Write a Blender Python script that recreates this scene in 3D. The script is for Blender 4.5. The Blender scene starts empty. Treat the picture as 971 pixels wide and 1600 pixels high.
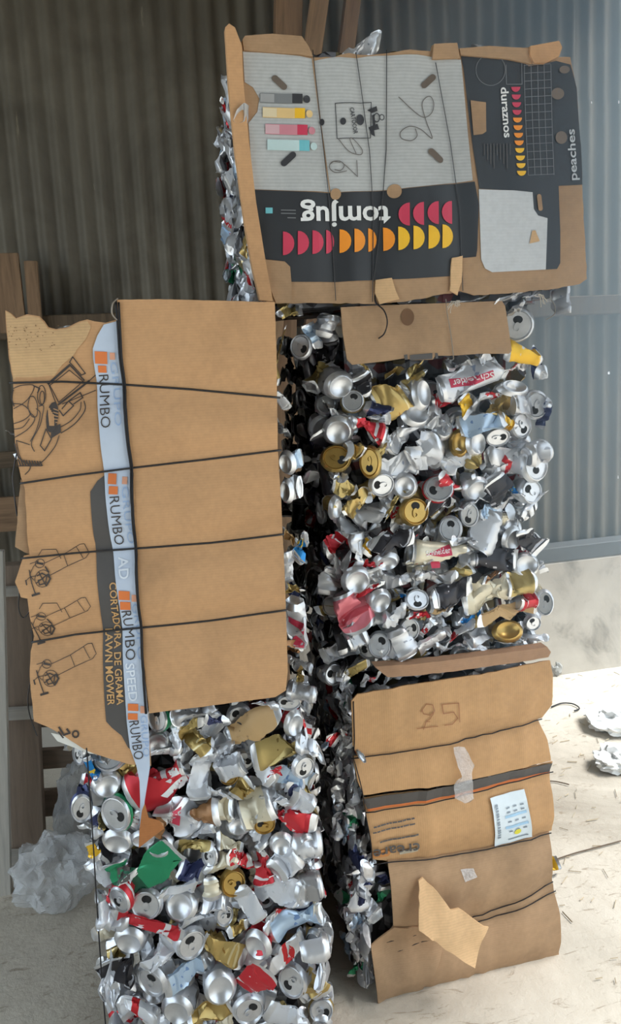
import bpy, bmesh, math, random
import numpy as np
from mathutils import Vector, Matrix
from mathutils.bvhtree import BVHTree

# ------------------------------------------------------------------ camera
FPX, CX, CY = 1150.0, 485.5, 728.0          # focal length and principal point in pixels of the 971x1600 frame
CAM_H = 1.57
PITCH, ROLL, YAW = math.radians(8.5), math.radians(2.9), math.radians(12)
_f0 = np.array([math.sin(YAW), math.cos(YAW), 0.0]); _r0 = np.array([math.cos(YAW), -math.sin(YAW), 0.0]); _z = np.array([0, 0, 1.0])
FWD = _f0*math.cos(PITCH) - _z*math.sin(PITCH)
_u0 = _z*math.cos(PITCH) + _f0*math.sin(PITCH)
RIGHT = _r0*math.cos(ROLL) - _u0*math.sin(ROLL)
UP = _u0*math.cos(ROLL) + _r0*math.sin(ROLL)
CPOS = np.array([0.0, 0.0, CAM_H])
scene = bpy.context.scene
COL = scene.collection
cam_data = bpy.data.cameras.new('camera')
cam_data.sensor_fit = 'VERTICAL'; cam_data.sensor_height = 36.0
cam_data.lens = FPX/1600*36.0
cam_data.shift_x = 0.0; cam_data.shift_y = (CY-800)/1600.0
cam = bpy.data.objects.new('camera', cam_data); COL.objects.link(cam)
M = Matrix(((RIGHT[0], UP[0], -FWD[0], CPOS[0]), (RIGHT[1], UP[1], -FWD[1], CPOS[1]), (RIGHT[2], UP[2], -FWD[2], CPOS[2]), (0, 0, 0, 1)))
cam.matrix_world = M
scene.camera = cam
# ------------------------------------------------------------------ world, exposure
world = bpy.data.worlds.new('sky'); scene.world = world; world.use_nodes = True
bg = world.node_tree.nodes['Background']
bg.inputs[0].default_value = (0.74, 0.88, 1.0, 1); bg.inputs[1].default_value = 4.6
sun_data = bpy.data.lights.new('hazy_sun', 'SUN'); sun_data.energy = 20.0; sun_data.angle = math.radians(24); sun_data.color = (.86, .94, 1.0)  # soft sun added to brighten the right-hand floor, wall and haze
sun = bpy.data.objects.new('hazy_sun', sun_data); COL.objects.link(sun)
sun.rotation_euler = Vector((-.48*.90, .48*.42, -.88)).to_track_quat('-Z', 'Y').to_euler()
vs = scene.view_settings
vs.view_transform = 'Standard'; vs.look = 'None'; vs.gamma = 1.0; vs.use_curve_mapping = False
vs.exposure = -0.9

# ------------------------------------------------------------------ helpers
def ray(px, py): return RIGHT*(px-CX)/FPX - UP*(py-CY)/FPX + FWD
def at_y(px, py, Y):
    r = ray(px, py); return CPOS + r*(Y/r[1])
def on_floor(px, py, z=0.0):
    r = ray(px, py); return CPOS + r*((z-CAM_H)/r[2])
def mesh_obj(name, verts, faces, mat, parent=None, smooth=False):
    me = bpy.data.meshes.new(name); me.from_pydata([tuple(map(float, v)) for v in verts], [], faces); me.update()
    if smooth: me.shade_smooth()
    o = bpy.data.objects.new(name, me); COL.objects.link(o)
    for m in (mat if isinstance(mat, (list, tuple)) else [mat]): me.materials.append(m)
    if parent is not None: o.parent = parent
    return o
def bm_obj(name, bm, mat, parent=None, smooth=False, sharp=None):
    me = bpy.data.meshes.new(name); bm.to_mesh(me); bm.free()
    if smooth:
        me.shade_smooth()
        if sharp: me.set_sharp_from_angle(angle=math.radians(sharp))
    o = bpy.data.objects.new(name, me); COL.objects.link(o)
    for m in (mat if isinstance(mat, (list, tuple)) else [mat]): me.materials.append(m)
    if parent is not None: o.parent = parent
    return o
def tag(o, label=None, cat=None, group=None, kind=None):
    if label: o['label'] = label
    if cat: o['category'] = cat
    if group: o['group'] = group
    if kind: o['kind'] = kind
    return o
def empty(name, loc, rz=0.0):
    o = bpy.data.objects.new(name, None); COL.objects.link(o); o.empty_display_size = .1
    o.location = tuple(map(float, loc)); o.rotation_euler = (0, 0, rz)
    return o
def box_bm(x0, x1, y0, y1, z0, z1, bev=0.0, bm=None):
    bm = bm or bmesh.new()
    r = bmesh.ops.create_cube(bm, size=1.0)
    for v in r['verts']:
        v.co = Vector(((x0+x1)/2+v.co.x*(x1-x0), (y0+y1)/2+v.co.y*(y1-y0), (z0+z1)/2+v.co.z*(z1-z0)))
    if bev: bmesh.ops.bevel(bm, geom=list(bm.edges), offset=bev, segments=1, affect='EDGES')
    return bm

# ------------------------------------------------------------------ materials
def new_mat(name):
    m = bpy.data.materials.new(name); m.use_nodes = True
    nt = m.node_tree; p = nt.nodes['Principled BSDF']
    return m, nt, p
def N(nt, t, **k):
    n = nt.nodes.new(t)
    for a, v in k.items(): setattr(n, a, v)
    return n
def s2l(c):
    return tuple(((x/255)/12.92 if x/255 <= .04045 else ((x/255+.055)/1.055)**2.4) for x in c)+(1,)
def ramp(nt, fac, stops, interp='LINEAR'):
    r = N(nt, 'ShaderNodeValToRGB'); r.color_ramp.interpolation = interp
    el = r.color_ramp.elements
    while len(el) > 1: el.remove(el[-1])
    el[0].position = stops[0][0]; el[0].color = stops[0][1]
    for p, c in stops[1:]:
        e = el.new(p); e.color = c
    nt.links.new(fac, r.inputs[0]); return r.outputs[0]
def mixc(nt, fac, a, b, mode='MIX'):
    m = N(nt, 'ShaderNodeMix', data_type='RGBA', blend_type=mode)
    for s, v in ((m.inputs[0], fac), (m.inputs[6], a), (m.inputs[7], b)):
        if hasattr(v, 'is_linked'): nt.links.new(v, s)
        else: s.default_value = v
    return m.outputs[2]
def noise(nt, vec, scale, detail=4, rough=.55, dist=0.0):
    n = N(nt, 'ShaderNodeTexNoise'); n.inputs['Scale'].default_value = scale; n.inputs['Detail'].default_value = detail
    n.inputs['Roughness'].default_value = rough; n.inputs['Distortion'].default_value = dist
    if vec is not None: nt.links.new(vec, n.inputs['Vector'])
    return n.outputs[0]
def bump(nt, p, h, strength, dist=.01):
    b = N(nt, 'ShaderNodeBump'); b.inputs['Strength'].default_value = strength; b.inputs['Distance'].default_value = dist
    nt.links.new(h, b.inputs['Height']); nt.links.new(b.outputs[0], p.inputs['Normal']); return b
def obj_coord(nt, scale=(1, 1, 1), which='Object'):
    tc = N(nt, 'ShaderNodeTexCoord'); mp = N(nt, 'ShaderNodeMapping'); mp.inputs['Scale'].default_value = scale
    nt.links.new(tc.outputs[which], mp.inputs[0]); return mp.outputs[0]
MATS = {}
def flat(name, rgb, rough=.8, metal=0.0, var=.12):
    if name in MATS: return MATS[name]
    m, nt, p = new_mat(name); c = s2l(rgb)
    v = noise(nt, obj_coord(nt), 18, 5)
    d = tuple(x*(1-var) for x in c[:3])+(1,); e = tuple(min(1, x*(1+var)) for x in c[:3])+(1,)
    nt.links.new(ramp(nt, v, [(.3, d), (.7, e)]), p.inputs['Base Color'])
    p.inputs['Roughness'].default_value = rough; p.inputs['Metallic'].default_value = metal
    MATS[name] = m; return m
def cardboard(name, rgb, ribs='z', stain=.25, rib_amt=.018, white=False):
    m, nt, p = new_mat(name); c = s2l(rgb); vec = obj_coord(nt)
    big = noise(nt, vec, 5, 5, .6, .4); fine = noise(nt, vec, 90, 3)
    d = tuple(x*(1-stain) for x in c[:3])+(1,); e = tuple(min(1, x*1.06) for x in c[:3])+(1,)
    col = ramp(nt, big, [(.28, d), (.52, c), (.75, e)])
    f2 = ramp(nt, fine, [(.3, (.9, .9, .9, 1)), (.7, (1, 1, 1, 1))])
    col = mixc(nt, 1.0, col, f2, 'MULTIPLY')
    w = N(nt, 'ShaderNodeTexWave', wave_type='BANDS', bands_direction=ribs.upper()); w.inputs['Scale'].default_value = 60 if not white else 48
    w.inputs['Distortion'].default_value = .6; w.inputs['Detail'].default_value = 1
    nt.links.new(vec, w.inputs['Vector'])
    wr = ramp(nt, w.outputs[1], [(0, (1-rib_amt*2.2,)*3+(1,)), (1, (1, 1, 1, 1))])
    col = mixc(nt, 1.0, col, wr, 'MULTIPLY')
    nt.links.new(col, p.inputs['Base Color'])
    p.inputs['Roughness'].default_value = .82
    bump(nt, p, w.outputs[1], .05, .001)
    MATS[name] = m; return m
def ink(name, rgb, rough=.6): return flat(name, rgb, rough, 0, .06)
def wood(name, rgb, dark=.5):
    m, nt, p = new_mat(name); c = s2l(rgb); vec = obj_coord(nt, (30, 30, 2.2))
    n = noise(nt, vec, 1.6, 6, .65, .6)
    d = tuple(x*dark for x in c[:3])+(1,)
    nt.links.new(ramp(nt, n, [(.25, d), (.55, c), (.8, tuple(min(1, x*1.25) for x in c[:3])+(1,))]), p.inputs['Base Color'])
    p.inputs['Roughness'].default_value = .85; bump(nt, p, n, .3, .004); MATS[name] = m; return m
def metal(name, rgb, rough=.3, met=.85):
    m, nt, p = new_mat(name); c = s2l(rgb); vec = obj_coord(nt)
    n = noise(nt, vec, 40, 3)
    nt.links.new(ramp(nt, n, [(.3, tuple(x*.82 for x in c[:3])+(1,)), (.7, c)]), p.inputs['Base Color'])
    p.inputs['Metallic'].default_value = met; p.inputs['Roughness'].default_value = rough
    MATS[name] = m; return m
def can_print(name, base, bands=(), marks=None, mark_t=.62, mark_s=(5, 3, 1), rough=.34, met=.6):
    """a printed can wall: bands along the can (v) and irregular printed marks, over bare metal"""
    m, nt, p = new_mat('can_'+name); uv = obj_coord(nt, (1, 1, 1), 'UV')
    sx = N(nt, 'ShaderNodeSeparateXYZ'); nt.links.new(uv, sx.inputs[0])
    col = s2l(base)
    if bands:
        st = [(0, s2l(base))]
        for a, b, c in bands: st += [(a, s2l(c)), (b, s2l(base))]
        col = ramp(nt, sx.outputs[1], st, 'CONSTANT')
    if marks:
        mp = N(nt, 'ShaderNodeMapping'); mp.inputs['Scale'].default_value = mark_s; nt.links.new(uv, mp.inputs[0])
        oi = N(nt, 'ShaderNodeObjectInfo'); nt.links.new(oi.outputs['Random'], mp.inputs['Location'])
        n = noise(nt, mp.outputs[0], 1.6, 2, .5)
        f = ramp(nt, n, [(mark_t, (0, 0, 0, 1)), (mark_t+.015, (1, 1, 1, 1))])
        col = mixc(nt, f, col, s2l(marks))
    if hasattr(col, 'is_linked'): nt.links.new(col, p.inputs['Base Color'])
    else: p.inputs['Base Color'].default_value = col
    p.inputs['Metallic'].default_value = met; p.inputs['Roughness'].default_value = rough
    b = noise(nt, obj_coord(nt), 55, 2); bump(nt, p, b, .12, .004)
    MATS['can_'+name] = m; return m

CARD = cardboard('kraft_cardboard', (204, 157, 112), 'z')
CARD2 = cardboard('kraft_cardboard_ribbed', (200, 155, 108), 'x', .25, .03)
CARD_D = cardboard('dull_kraft_cardboard', (176, 142, 108), 'z', .3)
CARD_L = cardboard('pale_torn_cardboard', (216, 176, 130), 'z', .15, .03)
CARD_W = cardboard('white_printed_cardboard', (190, 191, 190), 'z', .10, .06, True)
CARD_WS = cardboard('white_smooth_cardboard', (208, 210, 212), 'z', .04, .015, True)
BLACK = ink('black_box_print', (40, 42, 46), .5)
WHITE = ink('white_print', (232, 232, 230)); TAPE = ink('pale_blue_tape', (196, 207, 224), .35)
TAPE_L = ink('tape_lettering_blue', (158, 182, 216)); TAPE_W = ink('tape_lettering_white', (226, 232, 240))
ORANGE = ink('orange_print', (222, 122, 62)); ORANGE_P = ink('pale_orange_print', (222, 160, 130))
GREY_BAND = ink('grey_band_print', (82, 78, 76)); LINE = ink('dark_line_print', (66, 58, 54))
TAN = ink('tan_lettering', (206, 160, 104)); REDP = ink('red_print', (200, 56, 84)); ORP = ink('amber_print', (240, 146, 36)); YEP = ink('yellow_print', (240, 186, 36))
TEAL = ink('teal_print', (110, 186, 196)); TEAL_P = ink('pale_teal_print', (190, 212, 212)); AMB_P = ink('pale_amber_print', (224, 190, 130)); RED_PL = ink('pale_red_print', (202, 130, 142)); GRY_P = ink('mid_grey_print', (120, 122, 124)); INKK = ink('near_black_print', (50, 50, 54))
PEN = ink('pen_line', (110, 104, 100)); PENR = ink('brown_pen_line', (150, 98, 62)); LABELW = ink('pale_label_paper', (214, 224, 230)); LBL_B = ink('label_blue_bar', (160, 196, 222)); LBL_K = ink('label_small_print', (130, 140, 150)); LBL_Y = ink('label_yellow_dot', (214, 206, 60))
WIRE = metal('dark_steel_wire', (74, 72, 72), .5, .7); WIRE_B = metal('blackened_wire', (46, 44, 46), .55, .6); WIRE_L = metal('pale_wire', (150, 140, 128), .45, .7)
SILVER = metal('bare_aluminium', (222, 223, 226), .32, .78); GOLDM = metal('gold_lacquered_end', (190, 156, 88), .32, .75)
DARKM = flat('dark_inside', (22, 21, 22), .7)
CP = {
 'sv': can_print('silver', (205, 206, 210), (), (150, 152, 160), .66),
 'wh': can_print('white', (210, 212, 217), (), (150, 160, 184), .68, met=.35),
 'wr': can_print('white_red', (224, 224, 226), ((.40, .58, (200, 40, 46)),), (190, 190, 196), .7, met=.4),
 'rd': can_print('red', (196, 44, 54), ((.72, .8, (226, 222, 224)),), (228, 214, 216), .68, met=.4),
 'gd': can_print('gold', (180, 154, 96), ((.2, .25, (206, 190, 146)),), (150, 110, 52), .7, met=.7),
 'ol': can_print('dull_gold', (172, 152, 98), (), (126, 106, 62), .66, met=.65),
 'bk': can_print('black', (52, 50, 54), ((.12, .16, (180, 180, 186)),), (190, 190, 196), .66, met=.5),
 'br_': can_print('black_red', (44, 42, 46), (), (200, 54, 50), .68, met=.45),
 'bl': can_print('blue', (36, 128, 196), ((.75, .9, (236, 200, 70)),), (220, 228, 236), .7, met=.45),
 'lb': can_print('light_blue', (186, 206, 226), (), (120, 150, 196), .66, met=.45),
 'gn': can_print('green', (50, 148, 104), ((.1, .3, (40, 92, 70)),), (190, 214, 204), .7, met=.5),
 'cr': can_print('cream', (216, 206, 182), (), (170, 150, 120), .7, met=.3),
 'crr': can_print('cream_red', (220, 210, 188), ((.45, .6, (196, 54, 46)),), (180, 160, 130), .7, met=.3),
 'pk': can_print('pink', (216, 122, 132), ((.3, .45, (196, 76, 88)),), (230, 196, 200), .64, met=.4),
 'nv': can_print('navy', (62, 68, 104), (), (150, 160, 190), .66, met=.5),
 'bz': can_print('bronze', (146, 106, 70), (), (190, 170, 140), .68, met=.45),
 'yl': can_print('yellow', (232, 184, 52), (), (200, 200, 200), .66, met=.45),
 'gy': can_print('grey', (164, 164, 166), (), (110, 110, 116), .66, met=.65),
 'dg': can_print('dark_grey', (78, 76, 78), (), (52, 50, 54), .62, met=.5),  # used only for cans in the gap, whose shade it paints in
 'tb': can_print('tan_board', (186, 152, 106), (), (150, 120, 84), .68, met=.1, rough=.6),
}
CNAME = {'sv': 'bare silver', 'wh': 'white', 'wr': 'white and red', 'rd': 'red', 'gd': 'gold', 'ol': 'dull gold', 'bk': 'black', 'br_': 'black and red', 'bl': 'bright blue', 'lb': 'pale blue', 'gn': 'green', 'cr': 'cream', 'crr': 'cream and red', 'pk': 'pink', 'nv': 'navy', 'bz': 'bronze', 'yl': 'yellow', 'gy': 'grey', 'dg': 'dark grey', 'tb': 'tan'}

# ------------------------------------------------------------------ the setting
WY = 3.12
def m_sheet():
    m, nt, p = new_mat('weathered_corrugated_iron'); vec = obj_coord(nt)
    n = noise(nt, vec, 2.2, 6, .6, .5)
    col = ramp(nt, n, [(.3, s2l((78, 71, 59))), (.5, s2l((99, 92, 79))), (.7, s2l((114, 107, 93)))])
    vec2 = obj_coord(nt, (26, 26, 3)); n2 = noise(nt, vec2, 1.0, 5, .7)
    col = mixc(nt, ramp(nt, n2, [(.68, (0, 0, 0, 1)), (.8, (.55, .55, .55, 1))]), col, s2l((176, 166, 140)))
    nt.links.new(col, p.inputs['Base Color']); p.inputs['Roughness'].default_value = .6; p.inputs['Metallic'].default_value = .25
    return m
IRON = m_sheet()
def m_concrete():
    m, nt, p = new_mat('stained_plaster'); vec = obj_coord(nt)
    n = noise(nt, vec, 2.0, 7, .62, .6)
    col = ramp(nt, n, [(.3, s2l((118, 112, 103))), (.45, s2l((172, 164, 152))), (.7, s2l((194, 186, 173)))])
    n2 = noise(nt, obj_coord(nt, (1, 1, 1)), 3.1, 6, .7, 1.2)
    col = mixc(nt, ramp(nt, n2, [(.56, (0, 0, 0, 1)), (.72, (.75, .75, .75, 1))]), col, s2l((104, 98, 88)))
    nt.links.new(col, p.inputs['Base Color']); p.inputs['Roughness'].default_value = .9; bump(nt, p, n, .3, .01); return m
def m_floor():
    m, nt, p = new_mat('dusty_floor'); vec = obj_coord(nt)
    n = noise(nt, vec, 1.7, 8, .65, .5)
    col = ramp(nt, n, [(.3, s2l((160, 150, 135))), (.5, s2l((196, 186, 170))), (.72, s2l((214, 205, 190)))])
    n2 = noise(nt, obj_coord(nt, (7, 22, 1)), 1.3, 5, .7, 1.5)
    col = mixc(nt, ramp(nt, n2, [(.58, (0, 0, 0, 1)), (.66, (.6, .6, .6, 1))]), col, s2l((138, 120, 98)))
    nt.links.new(col, p.inputs['Base Color']); p.inputs['Roughness'].default_value = .92
    bump(nt, p, noise(nt, vec, 22, 6, .7), .5, .01); return m
FLOORM = m_floor(); PLASTER = m_concrete()
DWOOD = wood('dark_barn_wood', (98, 82, 64)); PWOOD = wood('brown_barn_wood', (136, 108, 82)); GWOOD = wood('grey_weathered_wood', (188, 182, 172), .7); BWOOD = wood('brown_pallet_wood', (140, 122, 106), .7)
rng = random.Random(7)

# floor: a gently uneven slab, finely divided
def build_floor():
    x0, x1, y0, y1 = -2.6, 4.2, -3.0, WY+.05; nx, ny = 130, 120
    from mathutils import noise as mn
    vs_, fs = [], []
    for j in range(ny+1):
        for i in range(nx+1):
            x = x0+(x1-x0)*i/nx; y = y0+(y1-y0)*j/ny
            z = -.004+.004*mn.noise(Vector((x*3, y*3, 0)))+.002*mn.noise(Vector((x*14, y*14, 3)))
            vs_.append((x, y, min(z, 0)))
    for j in range(ny):
        for i in range(nx):
            a = j*(nx+1)+i; fs.append((a, a+1, a+nx+2, a+nx+1))
    o = mesh_obj('floor', vs_, fs, FLOORM, smooth=True); tag(o, 'dusty beige concrete floor littered with straw', kind='structure')
build_floor()

wall = empty('wall_back', (0, WY, 0)); tag(wall, 'corrugated iron back wall of the shed above a low plastered base', kind='structure')
PITCHW, AMP = .076, .011
HOLES = [(925, 160, 5), (967, 160, 5), (954, 583, 4), (965, 745, 4)]
hole_pts = [at_y(px, py, WY) for px, py, r in HOLES]
def corr_sheet(x0, x1, z0, z1, yoff, lean=0.0):
    n = int(round((x1-x0)/PITCHW*10)); zs = [z0+(z1-z0)*k/14 for k in range(15)]
    for h in hole_pts:
        if x0 < h[0] < x1: zs += [h[2]-.006, h[2]+.006]
    zs = sorted(zs); vs_, fs = [], []
    for z in zs:
        for i in range(n+1):
            x = x0+(x1-x0)*i/n
            vs_.append((x+lean*(z-z0), yoff+AMP*math.cos(2*math.pi*x/PITCHW)+.003*math.sin(z*2.1+x), z))
    for j in range(len(zs)-1):
        for i in range(n):
            xc = x0+(x1-x0)*(i+.5)/n; zc = (zs[j]+zs[j+1])/2
            if any(abs(xc-h[0]) < .005 and abs(zc-h[2]) < .006 and zs[j+1]-zs[j] < .013 for h in hole_pts): continue
            a = j*(n+1)+i; fs.append((a, a+1, a+n+2, a+n+1))
    return mesh_obj('corrugated_sheet', vs_, fs, IRON, wall, smooth=True)
xs = -2.6
k = 0
while xs < 3.6:
    corr_sheet(xs, xs+.076*11, .50, 1.80, .002*(k % 2), 0); corr_sheet(xs-.01, xs+.076*11-.01, 1.74, 3.27, .005+.002*(k % 2), 0)
    xs += .076*10; k += 1
o = bm_obj('wall_base', box_bm(-2.6, 3.7, WY-.10, WY+.06, -.02, .56, .008), PLASTER); tag(o, 'low pale plastered wall base with dark damp stains', kind='structure')
o = bm_obj('trim_1', box_bm(-2.6, 3.7, WY-.085, WY-.015, 1.69, 1.775, .004), DWOOD); tag(o, 'horizontal wooden rail nailed across the corrugated wall', kind='structure')
o = bm_obj('trim_2', box_bm(-2.6, 3.7, WY-.10, WY-.012, .56, .63, .004), flat('dark_sill_paint', (86, 88, 88), .7)); tag(o, 'dark sill beam along the foot of the corrugated wall', kind='structure')
o = bm_obj('wall_front', box_bm(-2.7, 2.1, -3.1, -3.0, 0, 3.25), IRON); tag(o, 'iron wall of the shed across from the bales', kind='structure')
o = bm_obj('wall_left', box_bm(-2.7, -2.6, 2.2, WY, 0, 3.25), IRON); tag(o, 'plain iron side wall of the shed', kind='structure')
o = bm_obj('ceiling', box_bm(-2.7, 2.1, -3.0, WY+.1, 3.25, 3.30), IRON); tag(o, 'iron roof over the shed', kind='structure')
o = bm_obj('ground', box_bm(-20, 24, -24, 3.0, -.2, -.03), FLOORM); tag(o, 'bare pale earth outside the open shed', kind='structure')
# added haze volume imitating bluish lens glare along the right side
HAZE = bpy.data.materials.new('dusty_air'); HAZE.use_nodes = True; _nt = HAZE.node_tree; _nt.nodes.clear()
_v = _nt.nodes.new('ShaderNodeVolumeScatter'); _v.inputs['Color'].default_value = (.62, .85, 1, 1); _v.inputs['Density'].default_value = .42; _v.inputs['Anisotropy'].default_value = .2
_tc = _nt.nodes.new('ShaderNodeTexCoord'); _sx = _nt.nodes.new('ShaderNodeSeparateXYZ'); _nt.links.new(_tc.outputs['Object'], _sx.inputs[0])
def _edge(sock, a, b):
    m = _nt.nodes.new('ShaderNodeMapRange'); m.interpolation_type = 'SMOOTHSTEP'; m.inputs['From Min'].default_value = a; m.inputs['From Max'].default_value = b
    _nt.links.new(sock, m.inputs['Value']); return m.outputs[0]
def _mul(a, b):
    m = _nt.nodes.new('ShaderNodeMath'); m.operation = 'MULTIPLY'
    for s_, v_ in zip(m.inputs, (a, b)):
        if hasattr(v_, 'is_linked'): _nt.links.new(v_, s_)
        else: s_.default_value = v_
    return m.outputs[0]
_fall = _mul(_mul(_edge(_sx.outputs[0], .3, 1.35), _edge(_sx.outputs[2], .4, 1.5)), _edge(_sx.outputs[1], .2, 1.0))
_o = _nt.nodes.new('ShaderNodeOutputMaterial'); _a = _nt.nodes.new('ShaderNodeVolumeAbsorption'); _a.inputs['Color'].default_value = (.1, .68, 1, 1); _a.inputs['Density'].default_value = .1
_s = _nt.nodes.new('ShaderNodeAddShader'); _nt.links.new(_v.outputs[0], _s.inputs[0]); _nt.links.new(_a.outputs[0], _s.inputs[1]); _nt.links.new(_s.outputs[0], _o.inputs['Volume'])
_nt.links.new(_mul(_fall, .52), _v.inputs['Density']); _nt.links.new(_mul(_fall, .10), _a.inputs['Density'])
o = bm_obj('haze', box_bm(.28, 2.6, .15, WY-.12, .38, 3.22), HAZE); tag(o, 'bluish dusty haze glowing along the right of the corrugated wall', 'haze', kind='stuff')

# ------------------------------------------------------------------ bale frame: local x = width, y = depth (towards -y is the room), z = height
class Bale:
    def __init__(s, name, label, px, py, d, rz, zbase, xr, height, depth, cell=.02):
        p = CPOS + ray(px, py)*d
        s.o = np.array([p[0], p[1], zbase]); s.rz = rz; s.zb = zbase
        s.t = np.array([math.cos(rz), math.sin(rz), 0]); s.n = np.array([-math.sin(rz), math.cos(rz), 0])
        s.root = empty(name, s.o, rz); s.xr = xr; s.h = height; s.depth = depth; s.cell = cell
        s.wires = []; s.bul = .012; s.wr = .03; s.centers = []; s.creases = []; s.folds = 0.0
        tag(s.root, label, 'bale', 'bales of crushed cans')
    def loc(s, px, py, dy=0.0):
        r = ray(px, py); k = ((s.o-CPOS) @ s.n + dy)/(r @ s.n); q = CPOS + r*k - s.o
        return float(q @ s.t), float(q[2])
    def scale(s, px, py):
        a = s.loc(px-5, py); b = s.loc(px+5, py); c = s.loc(px, py-5); d = s.loc(px, py+5)
        return math.dist(a, b)/10, math.dist(c, d)/10
    def add_pinch(s, pxs):
        q = [s.loc(*p) for p in pxs]
        s.wires += list(zip(q[:-1], q[1:]))
    def d(s, u, v):
        best = 9
        for (a, b) in s.wires:
            ax, ay = a; bx, by = b; dx, dy = bx-ax, by-ay; L = dx*dx+dy*dy
            t = max(0, min(1, ((u-ax)*dx+(v-ay)*dy)/L)) if L else 0
            best = min(best, math.hypot(u-ax-t*dx, v-ay-t*dy))
        b = s.bul*(1-math.exp(-(best/s.wr)**2)) if best < 9 else s.bul
        from mathutils import noise as mn
        for (a, c, dep) in s.creases:
            ax, ay = a; bx, by = c; dx, dy = bx-ax, by-ay; t = max(0, min(1, ((u-ax)*dx+(v-ay)*dy)/(dx*dx+dy*dy)))
            b -= dep*math.exp(-(math.hypot(u-ax-t*dx, v-ay-t*dy)/.009)**2)
        if s.folds: b += s.folds*(abs(mn.noise(Vector((u*22, v*2.5, 4.1))))-.2)
        return b + .004*mn.noise(Vector((u*7+s.zb*3, v*7, 1.3)))

def jagged(pts, step, amp, rg):
    out = []
    for i, a in enumerate(pts):
        b = pts[(i+1) % len(pts)]; L = math.dist(a, b); n = max(1, int(L/step))
        for k in range(n):
            t = k/n; j = amp if k else 0
            out.append((a[0]+(b[0]-a[0])*t+rg.uniform(-j, j), a[1]+(b[1]-a[1])*t+rg.uniform(-j, j)))
    return out
def conform(bm, B, off, dfun):
    us = [v.co.x for v in bm.verts]; vs_ = [v.co.z for v in bm.verts]; c = B.cell
    for k in range(math.ceil(min(us)/c), math.floor(max(us)/c)+1):
        bmesh.ops.bisect_plane(bm, geom=bm.verts[:]+bm.edges[:]+bm.faces[:], plane_co=(k*c, 0, 0), plane_no=(1, 0, 0), dist=1e-6)
    for k in range(math.ceil(min(vs_)/c), math.floor(max(vs_)/c)+1):
        bmesh.ops.bisect_plane(bm, geom=bm.verts[:]+bm.edges[:]+bm.faces[:], plane_co=(0, 0, k*c), plane_no=(0, 0, 1), dist=1e-6)
    for v in bm.verts: v.co.y = -(off + dfun(v.co.x, v.co.z))
def sheet(name, B, px, mat, off=0.0, thick=.004, jag=0.0, dfun=None, parent=None, label=None, holes=None):
    pts = [B.loc(*p) for p in px]
    if jag: pts = jagged(pts, .012, jag, random.Random(len(px)*7+int(px[0][0])))
    bm = bmesh.new(); vsx = [bm.verts.new((u, 0, v)) for u, v in pts]
    f = bm.faces.new(vsx); f.normal_update()
    if f.normal.y > 0: f.normal_flip()
    conform(bm, B, off, dfun or B.d)
    if thick:
        r = bmesh.ops.extrude_face_region(bm, geom=bm.faces[:], use_keep_orig=True)
        for v in [g for g in r['geom'] if isinstance(g, bmesh.types.BMVert)]: v.co.y += thick
        bmesh.ops.recalc_face_normals(bm, faces=bm.faces[:])
    o = bm_obj(name, bm, mat, parent or B.root, True, 30)
    if label: o['label'] = label
    return o
def decal(name, B, px, mat, off, parent=None, dfun=None):
    return sheet(name, B, px, mat, off, 0, 0, dfun, parent)
def multi_decal(name, B, polys, mat, off, parent=None, dfun=None):
    bm = bmesh.new()
    for px in polys:
        f = bm.faces.new([bm.verts.new((u, 0, v)) for u, v in (B.loc(*p) for p in px)]); f.normal_update()
        if f.normal.y > 0: f.normal_flip()
    conform(bm, B, off, dfun or B.d)
    return bm_obj(name, bm, mat, parent or B.root)
def ribbons(lines, w):
    """pixel polylines -> thin quads"""
    out = []
    for ln in lines:
        ww = w
        if isinstance(ln, tuple) and isinstance(ln[0], (int, float)) and isinstance(ln[1], list): ww, ln = ln
        for a, b in zip(ln[:-1], ln[1:]):
            L = math.dist(a, b)
            if L < .05: continue
            nx, ny = -(b[1]-a[1])/L*ww/2, (b[0]-a[0])/L*ww/2; ex, ey = (b[0]-a[0])/L*ww*.3, (b[1]-a[1])/L*ww*.3
            out.append([(a[0]-ex+nx, a[1]-ey+ny), (b[0]+ex+nx, b[1]+ey+ny), (b[0]+ex-nx, b[1]+ey-ny), (a[0]-ex-nx, a[1]-ey-ny)])
    return out
def ell(cx, cy, rx, ry=None, n=20, a0=0, a1=2*math.pi, rot=0):
    ry = ry or rx; r = []
    for k in range(n+(0 if abs(a1-a0-2*math.pi) < 1e-6 else 1)):
        a = a0+(a1-a0)*k/n; x, y = rx*math.cos(a), ry*math.sin(a)
        r.append((cx+x*math.cos(rot)-y*math.sin(rot), cy+x*math.sin(rot)+y*math.cos(rot)))
    return r
def loop(p): return p+[p[0]]
def text_mesh(body, bold=0.0, shear=0.0):
    cu = bpy.data.curves.new('lettering', 'FONT'); cu.body = body; cu.offset = bold; cu.resolution_u = 3; cu.shear = shear
    o = bpy.data.objects.new('lettering', cu); COL.objects.link(o)
    me = bpy.data.meshes.new_from_object(o)
    v = [tuple(x.co) for x in me.vertices]; f = [tuple(p.vertices) for p in me.polygons]
    bpy.data.objects.remove(o); bpy.data.meshes.remove(me); bpy.data.curves.remove(cu)
    return v, f
CAPH = max(v[1] for v in text_mesh('H')[0])
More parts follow.
